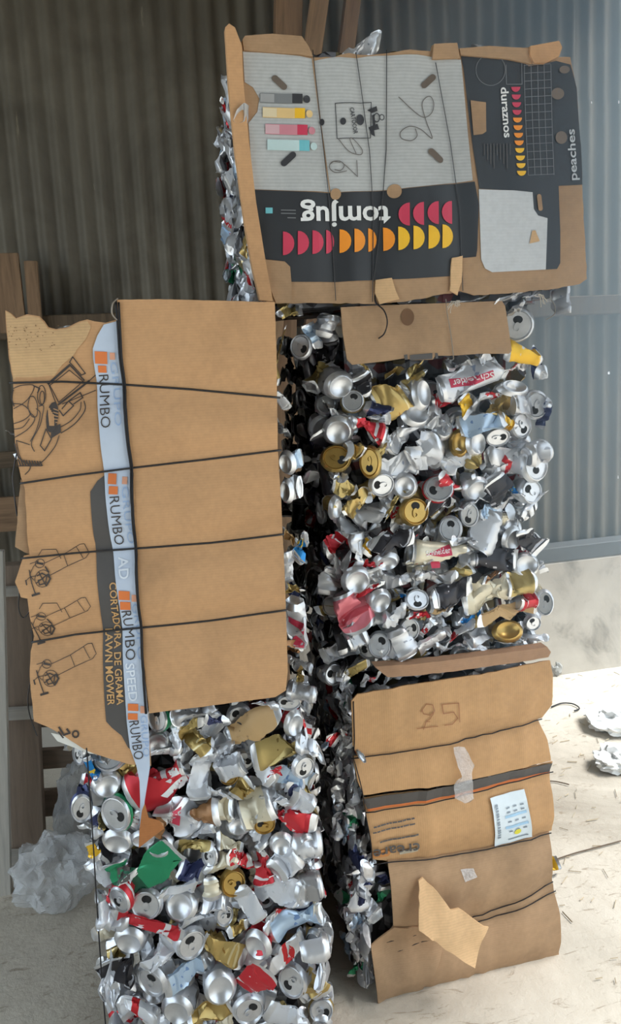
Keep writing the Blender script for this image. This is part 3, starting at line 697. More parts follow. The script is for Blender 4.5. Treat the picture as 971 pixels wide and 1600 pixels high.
# ================================================================== bale: bare cans, middle right
MB = Bale('bare_can_bale', 'bale of bare crushed cans with a narrow cardboard strip at its top', 515, 760, 1.62, 0, .80, (-.005, .525), .85, .70)
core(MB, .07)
MC = [
 (510, 508, 'S', 34, 36, 0, 'sv'), (468, 541, 'T', 30, 36, 0, 'gy'), (490, 525, 'F', 40, 24, 70, 'lb'), (532, 604, 'B', 44, 40, 0, 'gy'), (551, 626, 'T', 32, 32, 0, 'ol'), (615, 622, 'F', 60, 54, -30, 'gd'),
 (662, 614, 'B', 34, 48, 0, 'gy'), (654, 646, 'B', 46, 36, 0, 'wh'), (530, 676, 'B', 43, 44, 0, 'sv'), (574, 674, 'S', 56, 32, 12, 'rd'), (540, 650, 'F', 48, 20, 15, 'sv'), (623, 690, 'F', 42, 30, -20, 'sv'), (664, 707, 'S', 50, 46, -35, 'wh'), (626, 726, 'F', 70, 38, 15, 'wh'),
 (526, 715, 'TG', 42, 38, 0, 'gd'), (575, 722, 'TG', 30, 46, 0, 'gd'), (553, 708, 'S', 30, 28, 0, 'gd'), (655, 667, 'F', 62, 18, -25, 'sv'), (570, 577, 'F', 30, 18, 10, 'gd'), (623, 584, 'F', 34, 18, 5, 'gd'), (650, 594, 'F', 44, 22, -20, 'ol'), (568, 598, 'S', 34, 30, 70, 'bk'),
 (808, 509, 'T', 44, 50, 0, 'gy'), (800, 484, 'S', 40, 26, 0, 'gy'), (816, 551, 'S', 56, 34, 8, 'yl'), (812, 574, 'F', 60, 20, -8, 'wr'), (806, 603, 'B', 56, 28, 0, 'wh'), (736, 590, 'S', 98, 38, -10, 'wh'), (698, 626, 'F', 42, 28, -10, 'rd'), (773, 620, 'F', 74, 20, -8, 'wr'),
 (838, 633, 'T', 32, 40, 0, 'wh'), (818, 632, 'S', 34, 30, 0, 'wh'), (783, 637, 'S', 58, 28, -15, 'gd'), (731, 634, 'F', 32, 26, 40, 'yl'), (754, 660, 'S', 68, 28, 10, 'lb'), (820, 665, 'T', 34, 38, 0, 'gy'), (797, 660, 'F', 26, 22, 30, 'yl'), (690, 655, 'S', 40, 30, 20, 'sv'), (697, 669, 'B', 32, 32, 0, 'wh'),
 (719, 693, 'BG', 26, 40, 0, 'ol'), (746, 692, 'B', 32, 38, 0, 'sv'), (782, 685, 'T', 36, 30, 0, 'wh'), (714, 720, 'F', 44, 30, -40, 'wh'), (800, 708, 'F', 66, 28, -25, 'wh'), (792, 724, 'S', 54, 34, -10, 'wr'), (840, 726, 'T', 46, 52, 0, 'wh'), (742, 718, 'F', 34, 24, -50, 'ol'), (652, 578, 'F', 40, 18, -10, 'ol'), (722, 567, 'S', 46, 22, 0, 'gy'), (766, 566, 'F', 36, 30, 40, 'wh'),
 (598, 758, 'T', 35, 36, 0, 'sv'), (633, 760, 'B', 34, 36, 0, 'sv'), (530, 746, 'F', 26, 14, 0, 'sv'), (541, 763, 'F', 44, 26, 10, 'ol'), (560, 788, 'S', 56, 26, -10, 'gd'), (527, 794, 'B', 22, 34, 0, 'ol'), (652, 800, 'TG', 42, 40, 0, 'gd'), (620, 790, 'F', 56, 16, -30, 'ol'), (561, 858, 'F', 44, 24, 80, 'wh'), (579, 856, 'F', 26, 20, -60, 'yl'),
 (610, 845, 'F', 58, 46, 40, 'bk'), (605, 881, 'B', 36, 30, 0, 'sv'), (559, 910, 'B', 42, 42, 0, 'rd'), (580, 887, 'F', 42, 20, 20, 'rd'), (572, 926, 'F', 54, 14, -10, 'rd'), (555, 958, 'S', 62, 50, 80, 'pk'), (595, 942, 'B', 34, 37, 0, 'sv'), (617, 960, 'S', 42, 32, -30, 'wh'), (616, 905, 'S', 44, 30, -5, 'sv'), (633, 934, 'F', 24, 14, 80, 'bl'),
 (652, 935, 'T', 36, 30, 0, 'bk'), (595, 1011, 'T', 32, 37, 0, 'sv'), (560, 1000, 'S', 34, 30, 0, 'gy'), (630, 1005, 'S', 44, 36, 70, 'sv'), (643, 985, 'T', 26, 34, 0, 'gy'), (657, 962, 'F', 38, 20, 45, 'rd'), (657, 878, 'S', 40, 26, 5, 'crr'), (662, 845, 'F', 36, 32, 30, 'br_'), (615, 1020, 'F', 36, 20, -20, 'wh'), (640, 905, 'F', 40, 24, 0, 'gy'),
 (688, 764, 'T', 42, 38, 0, 'rd'), (700, 752, 'F', 40, 30, 50, 'rd'), (748, 767, 'B', 40, 36, 0, 'sv'), (783, 770, 'F', 56, 40, 80, 'bk'), (808, 766, 'F', 26, 16, 80, 'bl'), (832, 768, 'T', 34, 36, 0, 'wh'), (690, 796, 'F', 44, 30, 10, 'bk'), (737, 806, 'T', 26, 36, 0, 'gy'), (741, 788, 'F', 60, 14, 3, 'wh'), (771, 800, 'F', 40, 24, -20, 'lb'), (832, 790, 'F', 54, 14, -15, 'sv'),
 (763, 834, 'S', 58, 46, -35, 'wh'), (706, 828, 'T', 30, 36, 0, 'wh'), (806, 845, 'B', 32, 38, 0, 'sv'), (834, 842, 'F', 50, 40, 70, 'bk'), (793, 812, 'F', 32, 18, 30, 'cr'), (690, 868, 'S', 84, 34, -3, 'cr'), (773, 873, 'F', 68, 28, -3, 'bk'), (826, 885, 'B', 40, 36, 0, 'sv'), (851, 887, 'F', 18, 14, 60, 'sv'), (773, 902, 'F', 34, 18, 0, 'bz'),
 (764, 930, 'F', 68, 46, -15, 'cr'), (706, 928, 'F', 64, 36, -15, 'bk'), (814, 912, 'S', 44, 30, -20, 'ol'), (826, 940, 'S', 34, 26, 20, 'rd'), (850, 942, 'T', 22, 36, 0, 'sv'), (738, 966, 'F', 44, 20, -25, 'bl'), (798, 957, 'F', 98, 24, 5, 'tb'), (795, 985, 'BG', 40, 30, 0, 'gd'), (838, 977, 'T', 22, 22, 0, 'wh'), (690, 966, 'F', 40, 24, 15, 'wh'), (694, 950, 'F', 44, 16, 5, 'tb'),
 (667, 988, 'F', 40, 16, -30, 'wr'), (716, 995, 'F', 64, 22, -8, 'wr'), (758, 996, 'S', 46, 22, -5, 'wh'), (676, 1004, 'F', 44, 20, -25, 'sv'), (838, 1000, 'F', 44, 10, 8, 'wh'), (778, 858, 'F', 44, 16, 0, 'gy'), (760, 975, 'F', 44, 20, -10, 'ol'), (725, 845, 'F', 40, 20, 10, 'gy'), (655, 1020, 'F', 50, 16, -8, 'gy'), (705, 1012, 'F', 50, 14, -8, 'sv'), (755, 1010, 'F', 50, 12, -8, 'wh'), (800, 1004, 'F', 50, 12, -6, 'gy'),
 (680, 690, 'F', 30, 20, 30, 'wh'), (765, 745, 'F', 50, 22, -10, 'sv'), (815, 800, 'F', 34, 20, 10, 'gy'), (680, 900, 'F', 60, 20, -3, 'gy'), (715, 897, 'F', 50, 14, 0, 'ol'), (590, 640, 'F', 40, 24, 10, 'nv'), (594, 655, 'F', 34, 16, -20, 'wh'), (600, 700, 'F', 36, 18, -50, 'ol'), (560, 975, 'F', 40, 16, 0, 'gy'), (585, 905, 'F', 30, 30, 70, 'gy'),
]
mcans = cans(MB, MC, 31, .006)
fill_face(MB, 32, 'front', .01, .50, .03, .83, .062, .05, skip=.45, maxn=80)
fill_face(MB, 33, 'left', .03, .68, .03, .82, .09, .022, palette=['bk']*9+['br_', 'nv', 'gy', 'dg', 'dg', 'dg', 'dg', 'rd'], maxn=100, flats=.5)  # mostly black palette: the gap's shade is put into the can colours
fill_face(MB, 34, 'right', .02, .3, .03, .82, .1, .012, maxn=40, flats=.6)
def bvh_of(o):
    me = o.data; return BVHTree.FromPolygons([tuple(v.co) for v in me.vertices], [tuple(p.vertices) for p in me.polygons])
def can_label(B, can, poly, mat):
    hit = bvh_of(can); bm = bmesh.new()
    bm.faces.new([bm.verts.new((u, 0, v)) for u, v in (B.loc(*p) for p in poly)])
    c0 = B.cell; B.cell = .005; conform(bm, B, 0, lambda u, v: 0); B.cell = c0
    for w in bm.verts:
        r = hit.ray_cast(Vector((w.co.x, -.3, w.co.z)), Vector((0, 1, 0)))
        w.co.y = (r[0].y if r[0] is not None else 0)-.0008
    bmesh.ops.recalc_face_normals(bm, faces=bm.faces[:])
    return bm_obj('can_label', bm, mat, can)
def can_at(lst, tab, x, y): return next(o for o, r in zip(lst, tab) if r[:2] == (x, y))
sch = can_at(mcans, MC, 736, 590)
can_label(MB, sch, [(703, 592), (735, 590), (768, 578), (771, 588), (738, 602), (704, 606)], REDP)
lettering('can_lettering', MB, 'Schneider', (769, 581), (707, 595), 10, WHITE, 0, .01, sch, hit=bvh_of(sch))
cr1 = can_at(mcans, MC, 690, 868)
can_label(MB, cr1, [(672, 877), (688, 876), (688, 887), (675, 888)], REDP)
can_label(MB, cr1, [(664, 866), (690, 855), (704, 851), (705, 866), (690, 869)], REDP)
lettering('can_lettering', MB, 'Schneider', (665, 868), (703, 862), 8, WHITE, 0, .01, cr1, hit=bvh_of(cr1))
MB.bul = .016
strip = sheet('cardboard_strip', MB, [(527, 482), (560, 480), (640, 477), (700, 475), (774, 472), (779, 480), (790, 548), (786, 553), (740, 553), (700, 556), (672, 556), (668, 562), (640, 563), (625, 560), (600, 564), (545, 570), (537, 562), (530, 520)], CARD_D, .016, .004, label='narrow brown cardboard strip with a round hole')
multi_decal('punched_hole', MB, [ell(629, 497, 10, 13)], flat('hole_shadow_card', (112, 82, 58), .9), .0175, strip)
multi_decal('slot_marks', MB, [[(633, 555), (667, 552), (667, 561), (633, 563)], [(624, 555), (629, 554), (630, 562), (625, 562)], [(671, 552), (675, 552), (676, 560), (672, 560)]], GREY_BAND, .0175, strip)
wire('tie_wire', MB, [(684, 470, .01), (688, 490, .002), (694, 520, 0), (698, 555, 0), (700, 562, -.006)], .0011, WIRE_L, .020)
wire('tie_wire', MB, smooth_path([(579, 455, .002), (578, 474, .006), (590, 488, .012), (595, 505, .012), (592, 522, .006), (584, 530, .001)]), .0015, WIRE_B, .020, sub=2)
wire('tie_wire', MB, smooth_path([(856, 470), (862, 480), (860, 492), (848, 500)]), .001, WIRE_L, .0, sub=3)
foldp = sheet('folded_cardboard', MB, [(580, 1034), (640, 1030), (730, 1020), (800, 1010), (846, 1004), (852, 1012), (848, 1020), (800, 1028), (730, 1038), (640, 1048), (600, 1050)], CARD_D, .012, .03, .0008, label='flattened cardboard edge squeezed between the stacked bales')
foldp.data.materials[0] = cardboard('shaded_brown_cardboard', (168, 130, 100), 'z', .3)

# ================================================================== bale: top right, boxed in printed cartons
TB = Bale('carton_wrapped_bale', 'bale faced with printed black and white fruit cartons on top of the right stack', 515, 760, 1.58, 0, 1.665, (-.145, .60), .535, .52)
TB.bul = .006; TB.wr = .02; TB.folds = .003
TW = [[(488, 80), (500, 190), (512, 294), (519, 380), (524, 470)], [(555, 84), (566, 160), (577, 235), (583, 330), (581, 472)], [(603, 80), (603, 235), (594, 353), (583, 440)], [(679, 100), (692, 165), (703, 223), (717, 329), (722, 455)]]
for w_ in TW: TB.add_pinch(w_)
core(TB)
base = sheet('carton_backing', TB, [(374, 72), (381, 60), (425, 57), (470, 62), (480, 74), (489, 90), (520, 92), (545, 84), (575, 88), (600, 84), (640, 80), (672, 82), (674, 73), (708, 71), (714, 84), (722, 78), (760, 76), (800, 80), (824, 76), (866, 70), (871, 80), (868, 92), (888, 92), (898, 140), (903, 200), (908, 300), (912, 360), (916, 436), (905, 444), (862, 452), (800, 458), (740, 462), (720, 455), (640, 470), (585, 475), (524, 474), (470, 474), (416, 474), (409, 440), (398, 360), (385, 240)], CARD_D, .0, .005, .0012, label='brown corrugated carton backing')
sheet('carton_edge', TB, [(350, 52), (356, 46), (365, 52), (376, 80), (378, 130), (386, 210), (398, 320), (412, 410), (424, 472), (404, 470), (392, 420), (380, 350), (366, 240), (356, 140)], CARD, .022, .02, 0, lambda u, v: .004*math.sin(v*14), label='bent brown carton edge along the side')
W1 = decal('white_print_panel', TB, [(379, 83), (430, 86), (487, 92), (500, 190), (515, 300), (460, 299), (396, 297), (391, 240), (388, 194), (402, 176), (405, 155), (395, 138), (382, 130)], CARD_W, .0012, base)
W2 = decal('white_print_panel', TB, [(491, 96), (520, 92), (555, 92), (603, 88), (650, 88), (718, 96), (726, 170), (737, 283), (680, 290), (610, 297), (517, 301), (502, 190)], CARD_W, .0012, base)
K1 = decal('black_print_panel', TB, [(396, 298), (460, 300), (517, 302), (610, 298), (680, 291), (740, 285), (746, 320), (744, 390), (742, 402), (710, 404), (704, 412), (702, 432), (640, 436), (585, 438), (524, 441), (454, 441), (450, 416), (444, 409), (414, 406), (404, 350)], BLACK, .0016, base)
K2 = decal('black_print_panel', TB, [(718, 90), (760, 92), (812, 98), (824, 106), (840, 104), (866, 98), (888, 104), (898, 140), (905, 230), (907, 290), (870, 292), (873, 360), (873, 412), (868, 421), (850, 422), (852, 342), (838, 338), (831, 328), (829, 302), (800, 299), (747, 296), (738, 235), (729, 165), (722, 110)], BLACK, .0014, base)
W3 = decal('white_print_panel', TB, [(746, 297), (800, 299), (829, 302), (831, 328), (838, 338), (853, 342), (850, 422), (810, 424), (767, 426), (756, 420), (750, 406), (748, 350)], CARD_WS, .0017, base)
def slot(x, y, L, w, a):
    c, s = math.cos(a), math.sin(a); pts = ell(0, 0, w/2, w/2, 8, -math.pi/2, math.pi/2); q = [(px+L/2-w/2, py) for px, py in pts]+[(-px-L/2+w/2, -py) for px, py in pts]
    return [(x+px*c-py*s, y+px*s+py*c) for px, py in q]
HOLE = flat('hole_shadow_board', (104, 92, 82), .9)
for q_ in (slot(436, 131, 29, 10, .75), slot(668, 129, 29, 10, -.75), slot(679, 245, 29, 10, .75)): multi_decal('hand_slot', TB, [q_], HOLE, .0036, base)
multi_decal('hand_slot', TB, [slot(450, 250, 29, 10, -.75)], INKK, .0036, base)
def bar(x0, x1, y0, y1, sl=.03): return [(x0, y0), (x1, y0+sl*(x1-x0)), (x1, y1+sl*(x1-x0)), (x0, y1)]
for (x0, y0, y1, cl, cd, cc) in ((406, 147, 162, GRY_P, INKK, INKK), (410, 169, 185, AMB_P, YEP, AMB_P), (414, 195, 211, RED_PL, REDP, RED_PL), (417, 219, 236, TEAL_P, TEAL, TEAL_P)):
    multi_decal('colour_bar', TB, [bar(x0, x0+50, y0, y1)], cl, .0032, W1)
    multi_decal('colour_bar', TB, [bar(x0+50, x0+66, y0+1, y1+1)], cd, .0032, W1)
    multi_decal('colour_dot', TB, [ell(x0+73, (y0+y1)/2+2, 5.5, 6)], cc, .0032, W1)
    multi_decal('colour_bar', TB, [bar(x0, x0+22, y0+1, y1-1)], {id(GRY_P): ink('lighter_grey_print', (158, 158, 158)), id(AMB_P): ink('palest_amber_print', (222, 204, 168)), id(RED_PL): ink('palest_red_print', (206, 168, 174)), id(TEAL_P): TEAL_P}[id(cl)], .0036, W1)
def z1(p): return [(320+x/3.034, 30+y/3.034) for x, y in p]
def z2(p): return [(620+x/3.034, 40+y/3.034) for x, y in p]
def z3(p): return [(330+x/3.034, 250+y/3.034) for x, y in p]
multi_decal('printers_mark', TB, ribbons([z1(loop([(615, 405), (785, 400), (785, 565), (625, 570)]))], 1.1)+[z1(ell(735, 480, 20, 26, 12)), z1(ell(652, 490, 14, 17, 12)), z1(ell(555, 490, 12, 16, 10))], INKK, .0032, W2)
lettering('box_lettering', TB, 'CARTOCOR', (545, 171), (552, 211), 6.5, INKK, .0034, .02, W2)
multi_decal('printers_mark', TB, [z1([(768, 435), (810, 418), (815, 440), (790, 450)]), z1([(775, 515), (815, 500), (825, 525), (800, 530), (805, 560), (790, 550)]), z1([(790, 460), (800, 455), (806, 505), (795, 508)])]+ribbons([z1(loop(ell(812, 472, 14, 20, 14)))], 1.6)+ribbons([z1(loop(ell(838, 468, 11, 13, 14)))], 1.2), INKK, .0032, W2)
multi_decal('handwriting', TB, ribbons([smooth_path(z1([(630, 570), (680, 630), (735, 645), (745, 620), (700, 572), (685, 575), (715, 640)])), smooth_path(z3([(640, 55), (590, 62), (562, 40), (570, 12), (605, 8), (628, 28), (612, 52), (585, 48)])), z3([(630, 25), (692, 82), (688, 5)]), z1([(592, 690), (610, 676), (640, 682)])], 1.2), PEN, .0032, W2)
multi_decal('handwriting', TB, ribbons([smooth_path(z2([(5, 345), (60, 400), (120, 440), (160, 420), (172, 375), (155, 342), (128, 352), (115, 385), (135, 460), (162, 540), (110, 498), (55, 484), (15, 508), (18, 540), (60, 552), (90, 530), (82, 495)]))], 1.3), PEN, .0032, W2)
lettering('box_lettering', TB, 'tomjug', (609, 323), (468, 325), 31, WHITE, .004, .022, K1)
def dshape(x, y, r, side, n=10, sx=.95):
    if side == 'r': return ell(x, y, r*sx, r, n, -math.pi/2, math.pi/2)
    if side == 'l': return ell(x, y, r*sx, r, n, math.pi/2, 3*math.pi/2)
    return ell(x, y, r, r*sx, n, 0, math.pi)
xs_ = [441, 464, 487, 509, 530, 552.5, 575, 598, 620.5, 643.5, 667, 688.5]
for i, x in enumerate(xs_):
    multi_decal('half_disc', TB, [dshape(x, 381.5-i*1.0, 18.5, 'r', sx=(.7 if i in (3, 6) else .95))], (REDP, ORP, YEP)[i//4], .0036, K1)
for i, x in enumerate((638, 660, 682.5, 704.5)): multi_decal('half_disc', TB, [dshape(x, 336-i*1.0, 18, 'l')], REDP, .0036, K1)
multi_decal('small_print', TB, [bar(414, 425, 326, 335, 0)], TEAL, .0036, K1)
multi_decal('small_print', TB, [bar(438, 461, 329+i*5, 330.5+i*5, .02) for i in range(2)]+[bar(448, 461, 341, 342.5, .02)], GRY_P, .0036, K1)
for q_ in (ell(524, 304, 8, 9), ell(615, 300, 11, 11)): multi_decal('carton_hole', TB, [q_], CARD_D, .004, base)
lettering('box_lettering', TB, 'duraznos', (780, 139), (786, 217), 11.5, WHITE, .0036, .02, K2)
lettering('box_lettering', TB, 'peaches', (898, 283), (894, 204), 11.5, ink('grey_white_print', (190, 196, 200)), .0036, .015, K2)
for i in range(12): multi_decal('half_disc', TB, [dshape(803.5+i*.75, 138+i*11.9, 7, 'd', sx=1.1)], (REDP, ORP, YEP)[i//4], .0034, K2)
grid = [[(816+10*i*1.02, 104), (822+10*i, 275)] for i in range(5)]+[[(815.5+k*.45, 105+k*12.2), (856+k*.45, 103+k*12.2)] for k in range(15)]
multi_decal('grid_lines', TB, ribbons(grid, .8)+ribbons([loop(ell(764, 112, 23, 24, 28)), [(812, 102), (813, 134), (789, 134), (788, 104)]], .9), GRY_P, .0034, K2)
multi_decal('small_print', TB, [bar(754+i*5, 755.5+i*5, 226, 226+18+7*((i*5) % 4), 0) for i in range(9)], GREY_BAND, .0034, K2)
PEACH = ink('dim_peach_print', (112, 98, 86))
for q_ in (ell(878, 112, 8, 6), ell(868, 149, 10, 9), ell(874, 217, 9, 10)): multi_decal('peach_picture', TB, [q_], PEACH, .0034, K2)
multi_decal('torn_patch', TB, [[(733, 159), (757, 162), (758, 207), (752, 211), (738, 213)]], CARD_D, .0034, K2)
multi_decal('torn_patch', TB, [[(828, 362), (833, 361), (840, 378), (824, 382)]], CARD_L, .0036, W3)
multi_decal('hand_slot', TB, [slot(840, 318, 26, 7, 1.45)], CARD_D, .0034, K2)
sheet('carton_flap', TB, [(378, 66), (382, 60), (425, 57), (470, 61), (482, 76), (488, 90), (440, 87), (380, 82)], CARD_D, .006, .005)
sheet('carton_flap', TB, [(714, 80), (760, 76), (824, 80), (826, 104), (790, 96), (740, 92), (716, 90)], CARD_D, .007, .006)
sheet('carton_flap', TB, [(822, 78), (866, 70), (871, 80), (866, 94), (845, 104), (828, 104), (822, 92)], CARD, .012, .008)
sheet('carton_flap', TB, [(674, 74), (710, 72), (714, 96), (673, 96)], CARD_D, .010, .006)
sheet('torn_cardboard', TB, [(586, 438), (610, 435), (616, 455), (622, 468), (592, 476), (585, 458)], CARD_L, .006, .004)
sheet('torn_cardboard', TB, [(704, 404), (722, 400), (720, 440), (712, 462), (700, 455)], CARD_L, .006, .004, .001)
sheet('carton_flap', TB, [(413, 407), (444, 410), (452, 418), (454, 441), (455, 474), (430, 474), (416, 440)], CARD_D, .005, .004)
for w_ in TW: wire('tie_wire', TB, w_, .0009, WIRE, .0052)
cans(TB, [(569, 66, 'F', 56, 34, -8, 'sv'), (762, 69, 'F', 26, 14, 0, 'sv'), (632, 456, 'F', 36, 22, 40, 'sv'), (740, 466, 'F', 60, 12, -5, 'sv'), (800, 462, 'F', 56, 10, -5, 'gy'), (845, 455, 'F', 50, 10, -8, 'sv'), (455, 486, 'F', 40, 18, 0, 'ol')], 41, .02)
fill_face(TB, 42, 'left', .03, .49, .02, .47, .058, .012, palette=FOIL+['rd', 'gd'], maxn=100, flats=.95)
fill_face(TB, 43, 'right', .02, .48, .03, .5, .085, .02, palette=FOIL, maxn=36, flats=.95)
fill_face(TB, 44, 'top', -.10, .56, .12, .48, .12, .05, palette=['sv', 'gy', 'wh'], maxn=30, flats=.95)
# frayed string knots at the foot of the carton
def tuft(px, py, n, seed):
    rg = random.Random(seed); u, v = TB.loc(px, py); vv, ff = [], []
    for _ in range(n):
        a = rg.uniform(0, 6.28); P = [(u+rg.uniform(-.006, .006), -.02, v)]
        for k in range(4): P.append((P[-1][0]+math.cos(a)*.003+rg.uniform(-.003, .003), P[-1][1]-rg.uniform(-.002, .003), P[-1][2]+math.sin(a)*.003-rg.uniform(0, .006)))
        a_, b_ = tube_verts(P, .0009, 4); s0 = len(vv); vv += a_; ff += [tuple(i+s0 for i in f) for f in b_]
    o = mesh_obj('frayed_string', vv, ff, flat('frayed_string_white', (200, 190, 176), .9), TB.root); return o
tuft(705, 472, 12, 1); tuft(838, 462, 9, 2)

# ================================================================== bale: lower left, bare cans
RZL = math.radians(-8)
CB = Bale('bare_can_bale', 'bale of bare crushed cans under the lawn mower cardboard bale', 230, 760, 1.45, RZL, 0.0, (-.185, .315), .868, .74)
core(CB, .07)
CC = [
 (121, 1178, 'T', 22, 32, 0, 'gy'), (168, 1186, 'T', 46, 36, 0, 'wh'), (139, 1199, 'S', 46, 22, 85, 'bl'), (137, 1226, 'F', 22, 18, 0, 'rd'), (168, 1227, 'B', 42, 36, 0, 'wh'), (129, 1263, 'T', 30, 44, 0, 'nv'), (179, 1273, 'T', 50, 54, 0, 'gn'), (201, 1212, 'F', 42, 34, 60, 'gd'),
 (247, 1228, 'S', 94, 62, -32, 'rd'), (281, 1280, 'S', 60, 52, 75, 'wh'), (183, 1320, 'B', 46, 40, 0, 'wh'), (224, 1315, 'T', 34, 28, 0, 'sv'), (247, 1325, 'B', 42, 34, 0, 'gy'), (210, 1284, 'F', 44, 28, -50, 'wr'), (234, 1362, 'F', 112, 52, -14, 'gn'), (188, 1366, 'F', 40, 34, 80, 'gn'),
 (186, 1405, 'T', 36, 40, 0, 'rd'), (227, 1420, 'T', 46, 42, 0, 'wh'), (281, 1418, 'B', 48, 40, 0, 'wh'), (226, 1446, 'S', 120, 26, 4, 'rd'), (301, 1328, 'F', 58, 34, 5, 'ol'), (301, 1366, 'F', 44, 40, 30, 'nv'), (278, 1388, 'F', 54, 30, 10, 'wh'), (326, 1337, 'T', 26, 30, 0, 'bk'), (142, 1338, 'F', 28, 16, 80, 'yl'), (142, 1299, 'F', 34, 22, 80, 'wh'),
 (245, 1122, 'T', 32, 38, 0, 'gn'), (260, 1106, 'F', 30, 16, 10, 'rd'), (301, 1108, 'S', 66, 28, -5, 'gy'), (304, 1156, 'F', 64, 42, 15, 'gd'), (255, 1174, 'F', 56, 24, 10, 'sv'), (272, 1148, 'F', 42, 18, 60, 'sv'), (312, 1215, 'F', 60, 34, 70, 'wh'), (322, 1270, 'S', 44, 34, 0, 'bz'), (318, 1300, 'S', 40, 20, -8, 'wh'),
 (396, 1138, 'F', 98, 46, -6, 'tb'), (463, 1137, 'B', 30, 40, 0, 'rd'), (473, 1083, 'S', 44, 28, 0, 'gy'), (466, 1068, 'F', 30, 18, -10, 'gd'), (452, 1100, 'T', 36, 26, 0, 'gy'), (419, 1096, 'F', 36, 18, 20, 'wr'), (383, 1096, 'F', 38, 18, 15, 'ol'), (434, 1177, 'F', 78, 44, -10, 'ol'), (481, 1165, 'S', 34, 26, 10, 'sv'), (476, 1199, 'T', 32, 34, 0, 'wh'),
 (362, 1200, 'S', 46, 34, -5, 'wh'), (358, 1217, 'TG', 26, 20, 0, 'wh'), (408, 1204, 'F', 54, 30, 30, 'wh'), (428, 1209, 'F', 34, 14, -30, 'rd'), (378, 1236, 'F', 40, 30, -30, 'gd'), (342, 1238, 'S', 34, 22, 5, 'wh'), (349, 1271, 'S', 36, 36, 0, 'cr'), (398, 1268, 'S', 60, 50, -20, 'cr'), (373, 1294, 'B', 36, 26, 0, 'cr'), (452, 1218, 'F', 54, 40, 30, 'lb'),
 (456, 1240, 'F', 26, 18, 60, 'nv'), (470, 1258, 'S', 40, 34, 20, 'wh'), (462, 1287, 'F', 66, 34, 3, 'rd'), (414, 1292, 'TG', 32, 28, 0, 'wh'), (409, 1314, 'S', 36, 26, 80, 'wh'), (440, 1322, 'B', 34, 32, 0, 'sv'), (481, 1328, 'T', 30, 40, 0, 'gy'), (378, 1338, 'F', 38, 28, 30, 'rd'), (414, 1364, 'F', 58, 26, 80, 'rd'), (446, 1350, 'S', 46, 40, -20, 'wh'),
 (345, 1353, 'S', 46, 38, 20, 'cr'), (365, 1386, 'TG', 36, 37, 0, 'gd'), (330, 1386, 'S', 32, 22, 80, 'cr'), (434, 1396, 'F', 74, 40, -10, 'wh'), (478, 1397, 'B', 28, 38, 0, 'wh'), (338, 1415, 'S', 42, 32, 5, 'wh'), (448, 1430, 'F', 86, 26, -10, 'wr'), (352, 1434, 'T', 26, 32, 0, 'sv'), (391, 1414, 'F', 52, 30, 70, 'wh'), (462, 1446, 'S', 88, 34, -5, 'lb'),
 (357, 1318, 'S', 46, 24, 5, 'cr'), (385, 1358, 'F', 44, 18, 5, 'rd'), (372, 1455, 'F', 40, 20, 0, 'gd'), (310, 1440, 'F', 44, 26, 15, 'wh'), (345, 1180, 'F', 44, 24, -20, 'sv'), (340, 1128, 'F', 40, 20, 20, 'nv'), (300, 1130, 'F', 40, 18, 0, 'ol'), (430, 1250, 'F', 40, 22, 40, 'wh'), (250, 1296, 'F', 40, 26, -30, 'bz'), (155, 1375, 'F', 50, 20, 85, 'wh'), (160, 1430, 'F', 60, 18, 80, 'wh'),
 (200, 1480, 'B', 46, 42, 0, 'sv'), (250, 1490, 'F', 64, 40, -20, 'wh'), (300, 1480, 'T', 44, 44, 0, 'wh'), (350, 1495, 'F', 70, 36, 20, 'gd'), (400, 1480, 'B', 42, 44, 0, 'rd'), (450, 1490, 'F', 64, 40, -15, 'wr'), (490, 1480, 'T', 30, 40, 0, 'gy'), (185, 1530, 'F', 60, 40, 70, 'bk'), (235, 1535, 'T', 46, 46, 0, 'sv'), (290, 1530, 'F', 70, 40, 10, 'lb'), (345, 1545, 'B', 46, 44, 0, 'wh'), (400, 1530, 'F', 66, 42, -30, 'rd'), (455, 1540, 'T', 44, 44, 0, 'wh'), (490, 1550, 'F', 50, 30, 70, 'gd'), (215, 1585, 'F', 66, 40, 15, 'wr'), (275, 1585, 'B', 46, 44, 0, 'sv'), (330, 1590, 'F', 66, 36, -20, 'gd'), (390, 1585, 'T', 46, 44, 0, 'wh'), (450, 1590, 'F', 66, 40, 20, 'wh'),
]
ccans = cans(CB, CC, 51, .006)
fill_face(CB, 52, 'front', -.17, .30, .02, .86, .062, .05, skip=.45, maxn=110)
fill_face(CB, 53, 'left', .0, .58, .02, .85, .1, .010, maxn=70, flats=.6)
fill_face(CB, 54, 'right', .0, .58, .02, .84, .1, .016, maxn=70, flats=.7)
ln = can_at(ccans, CC, 281, 1280)
can_label(CB, ln, [(272, 1254), (285, 1252), (280, 1294), (265, 1291)], REDP)
lettering('can_lettering', CB, 'Schneider', (268, 1290), (274, 1252), 9, WHITE, 0, .01, ln, hit=bvh_of(ln))
rc = can_at(ccans, CC, 247, 1228)
can_label(CB, rc, [(262, 1206), (276, 1199), (282, 1206), (268, 1213)], WHITE); can_label(CB, rc, [(252, 1240), (290, 1210), (294, 1222), (262, 1246)], WHITE)
gc = can_at(ccans, CC, 396, 1138)
can_label(CB, gc, ribbons([[(365, 1126), (366, 1134), (371, 1139), (377, 1138), (381, 1132), (379, 1126)]], 2)[2], LINE)
gn_ = can_at(ccans, CC, 188, 1366)
can_label(CB, gn_, [(183, 1356), (203, 1354), (203, 1378), (184, 1380)], GREY_BAND)
CB.bul = .016
wire('tie_wire', CB, [(140, 1158, 0), (146, 1240, 0), (152, 1330, 0), (160, 1456, 0), (170, 1590, 0)], .0015, WIRE_B, .014)

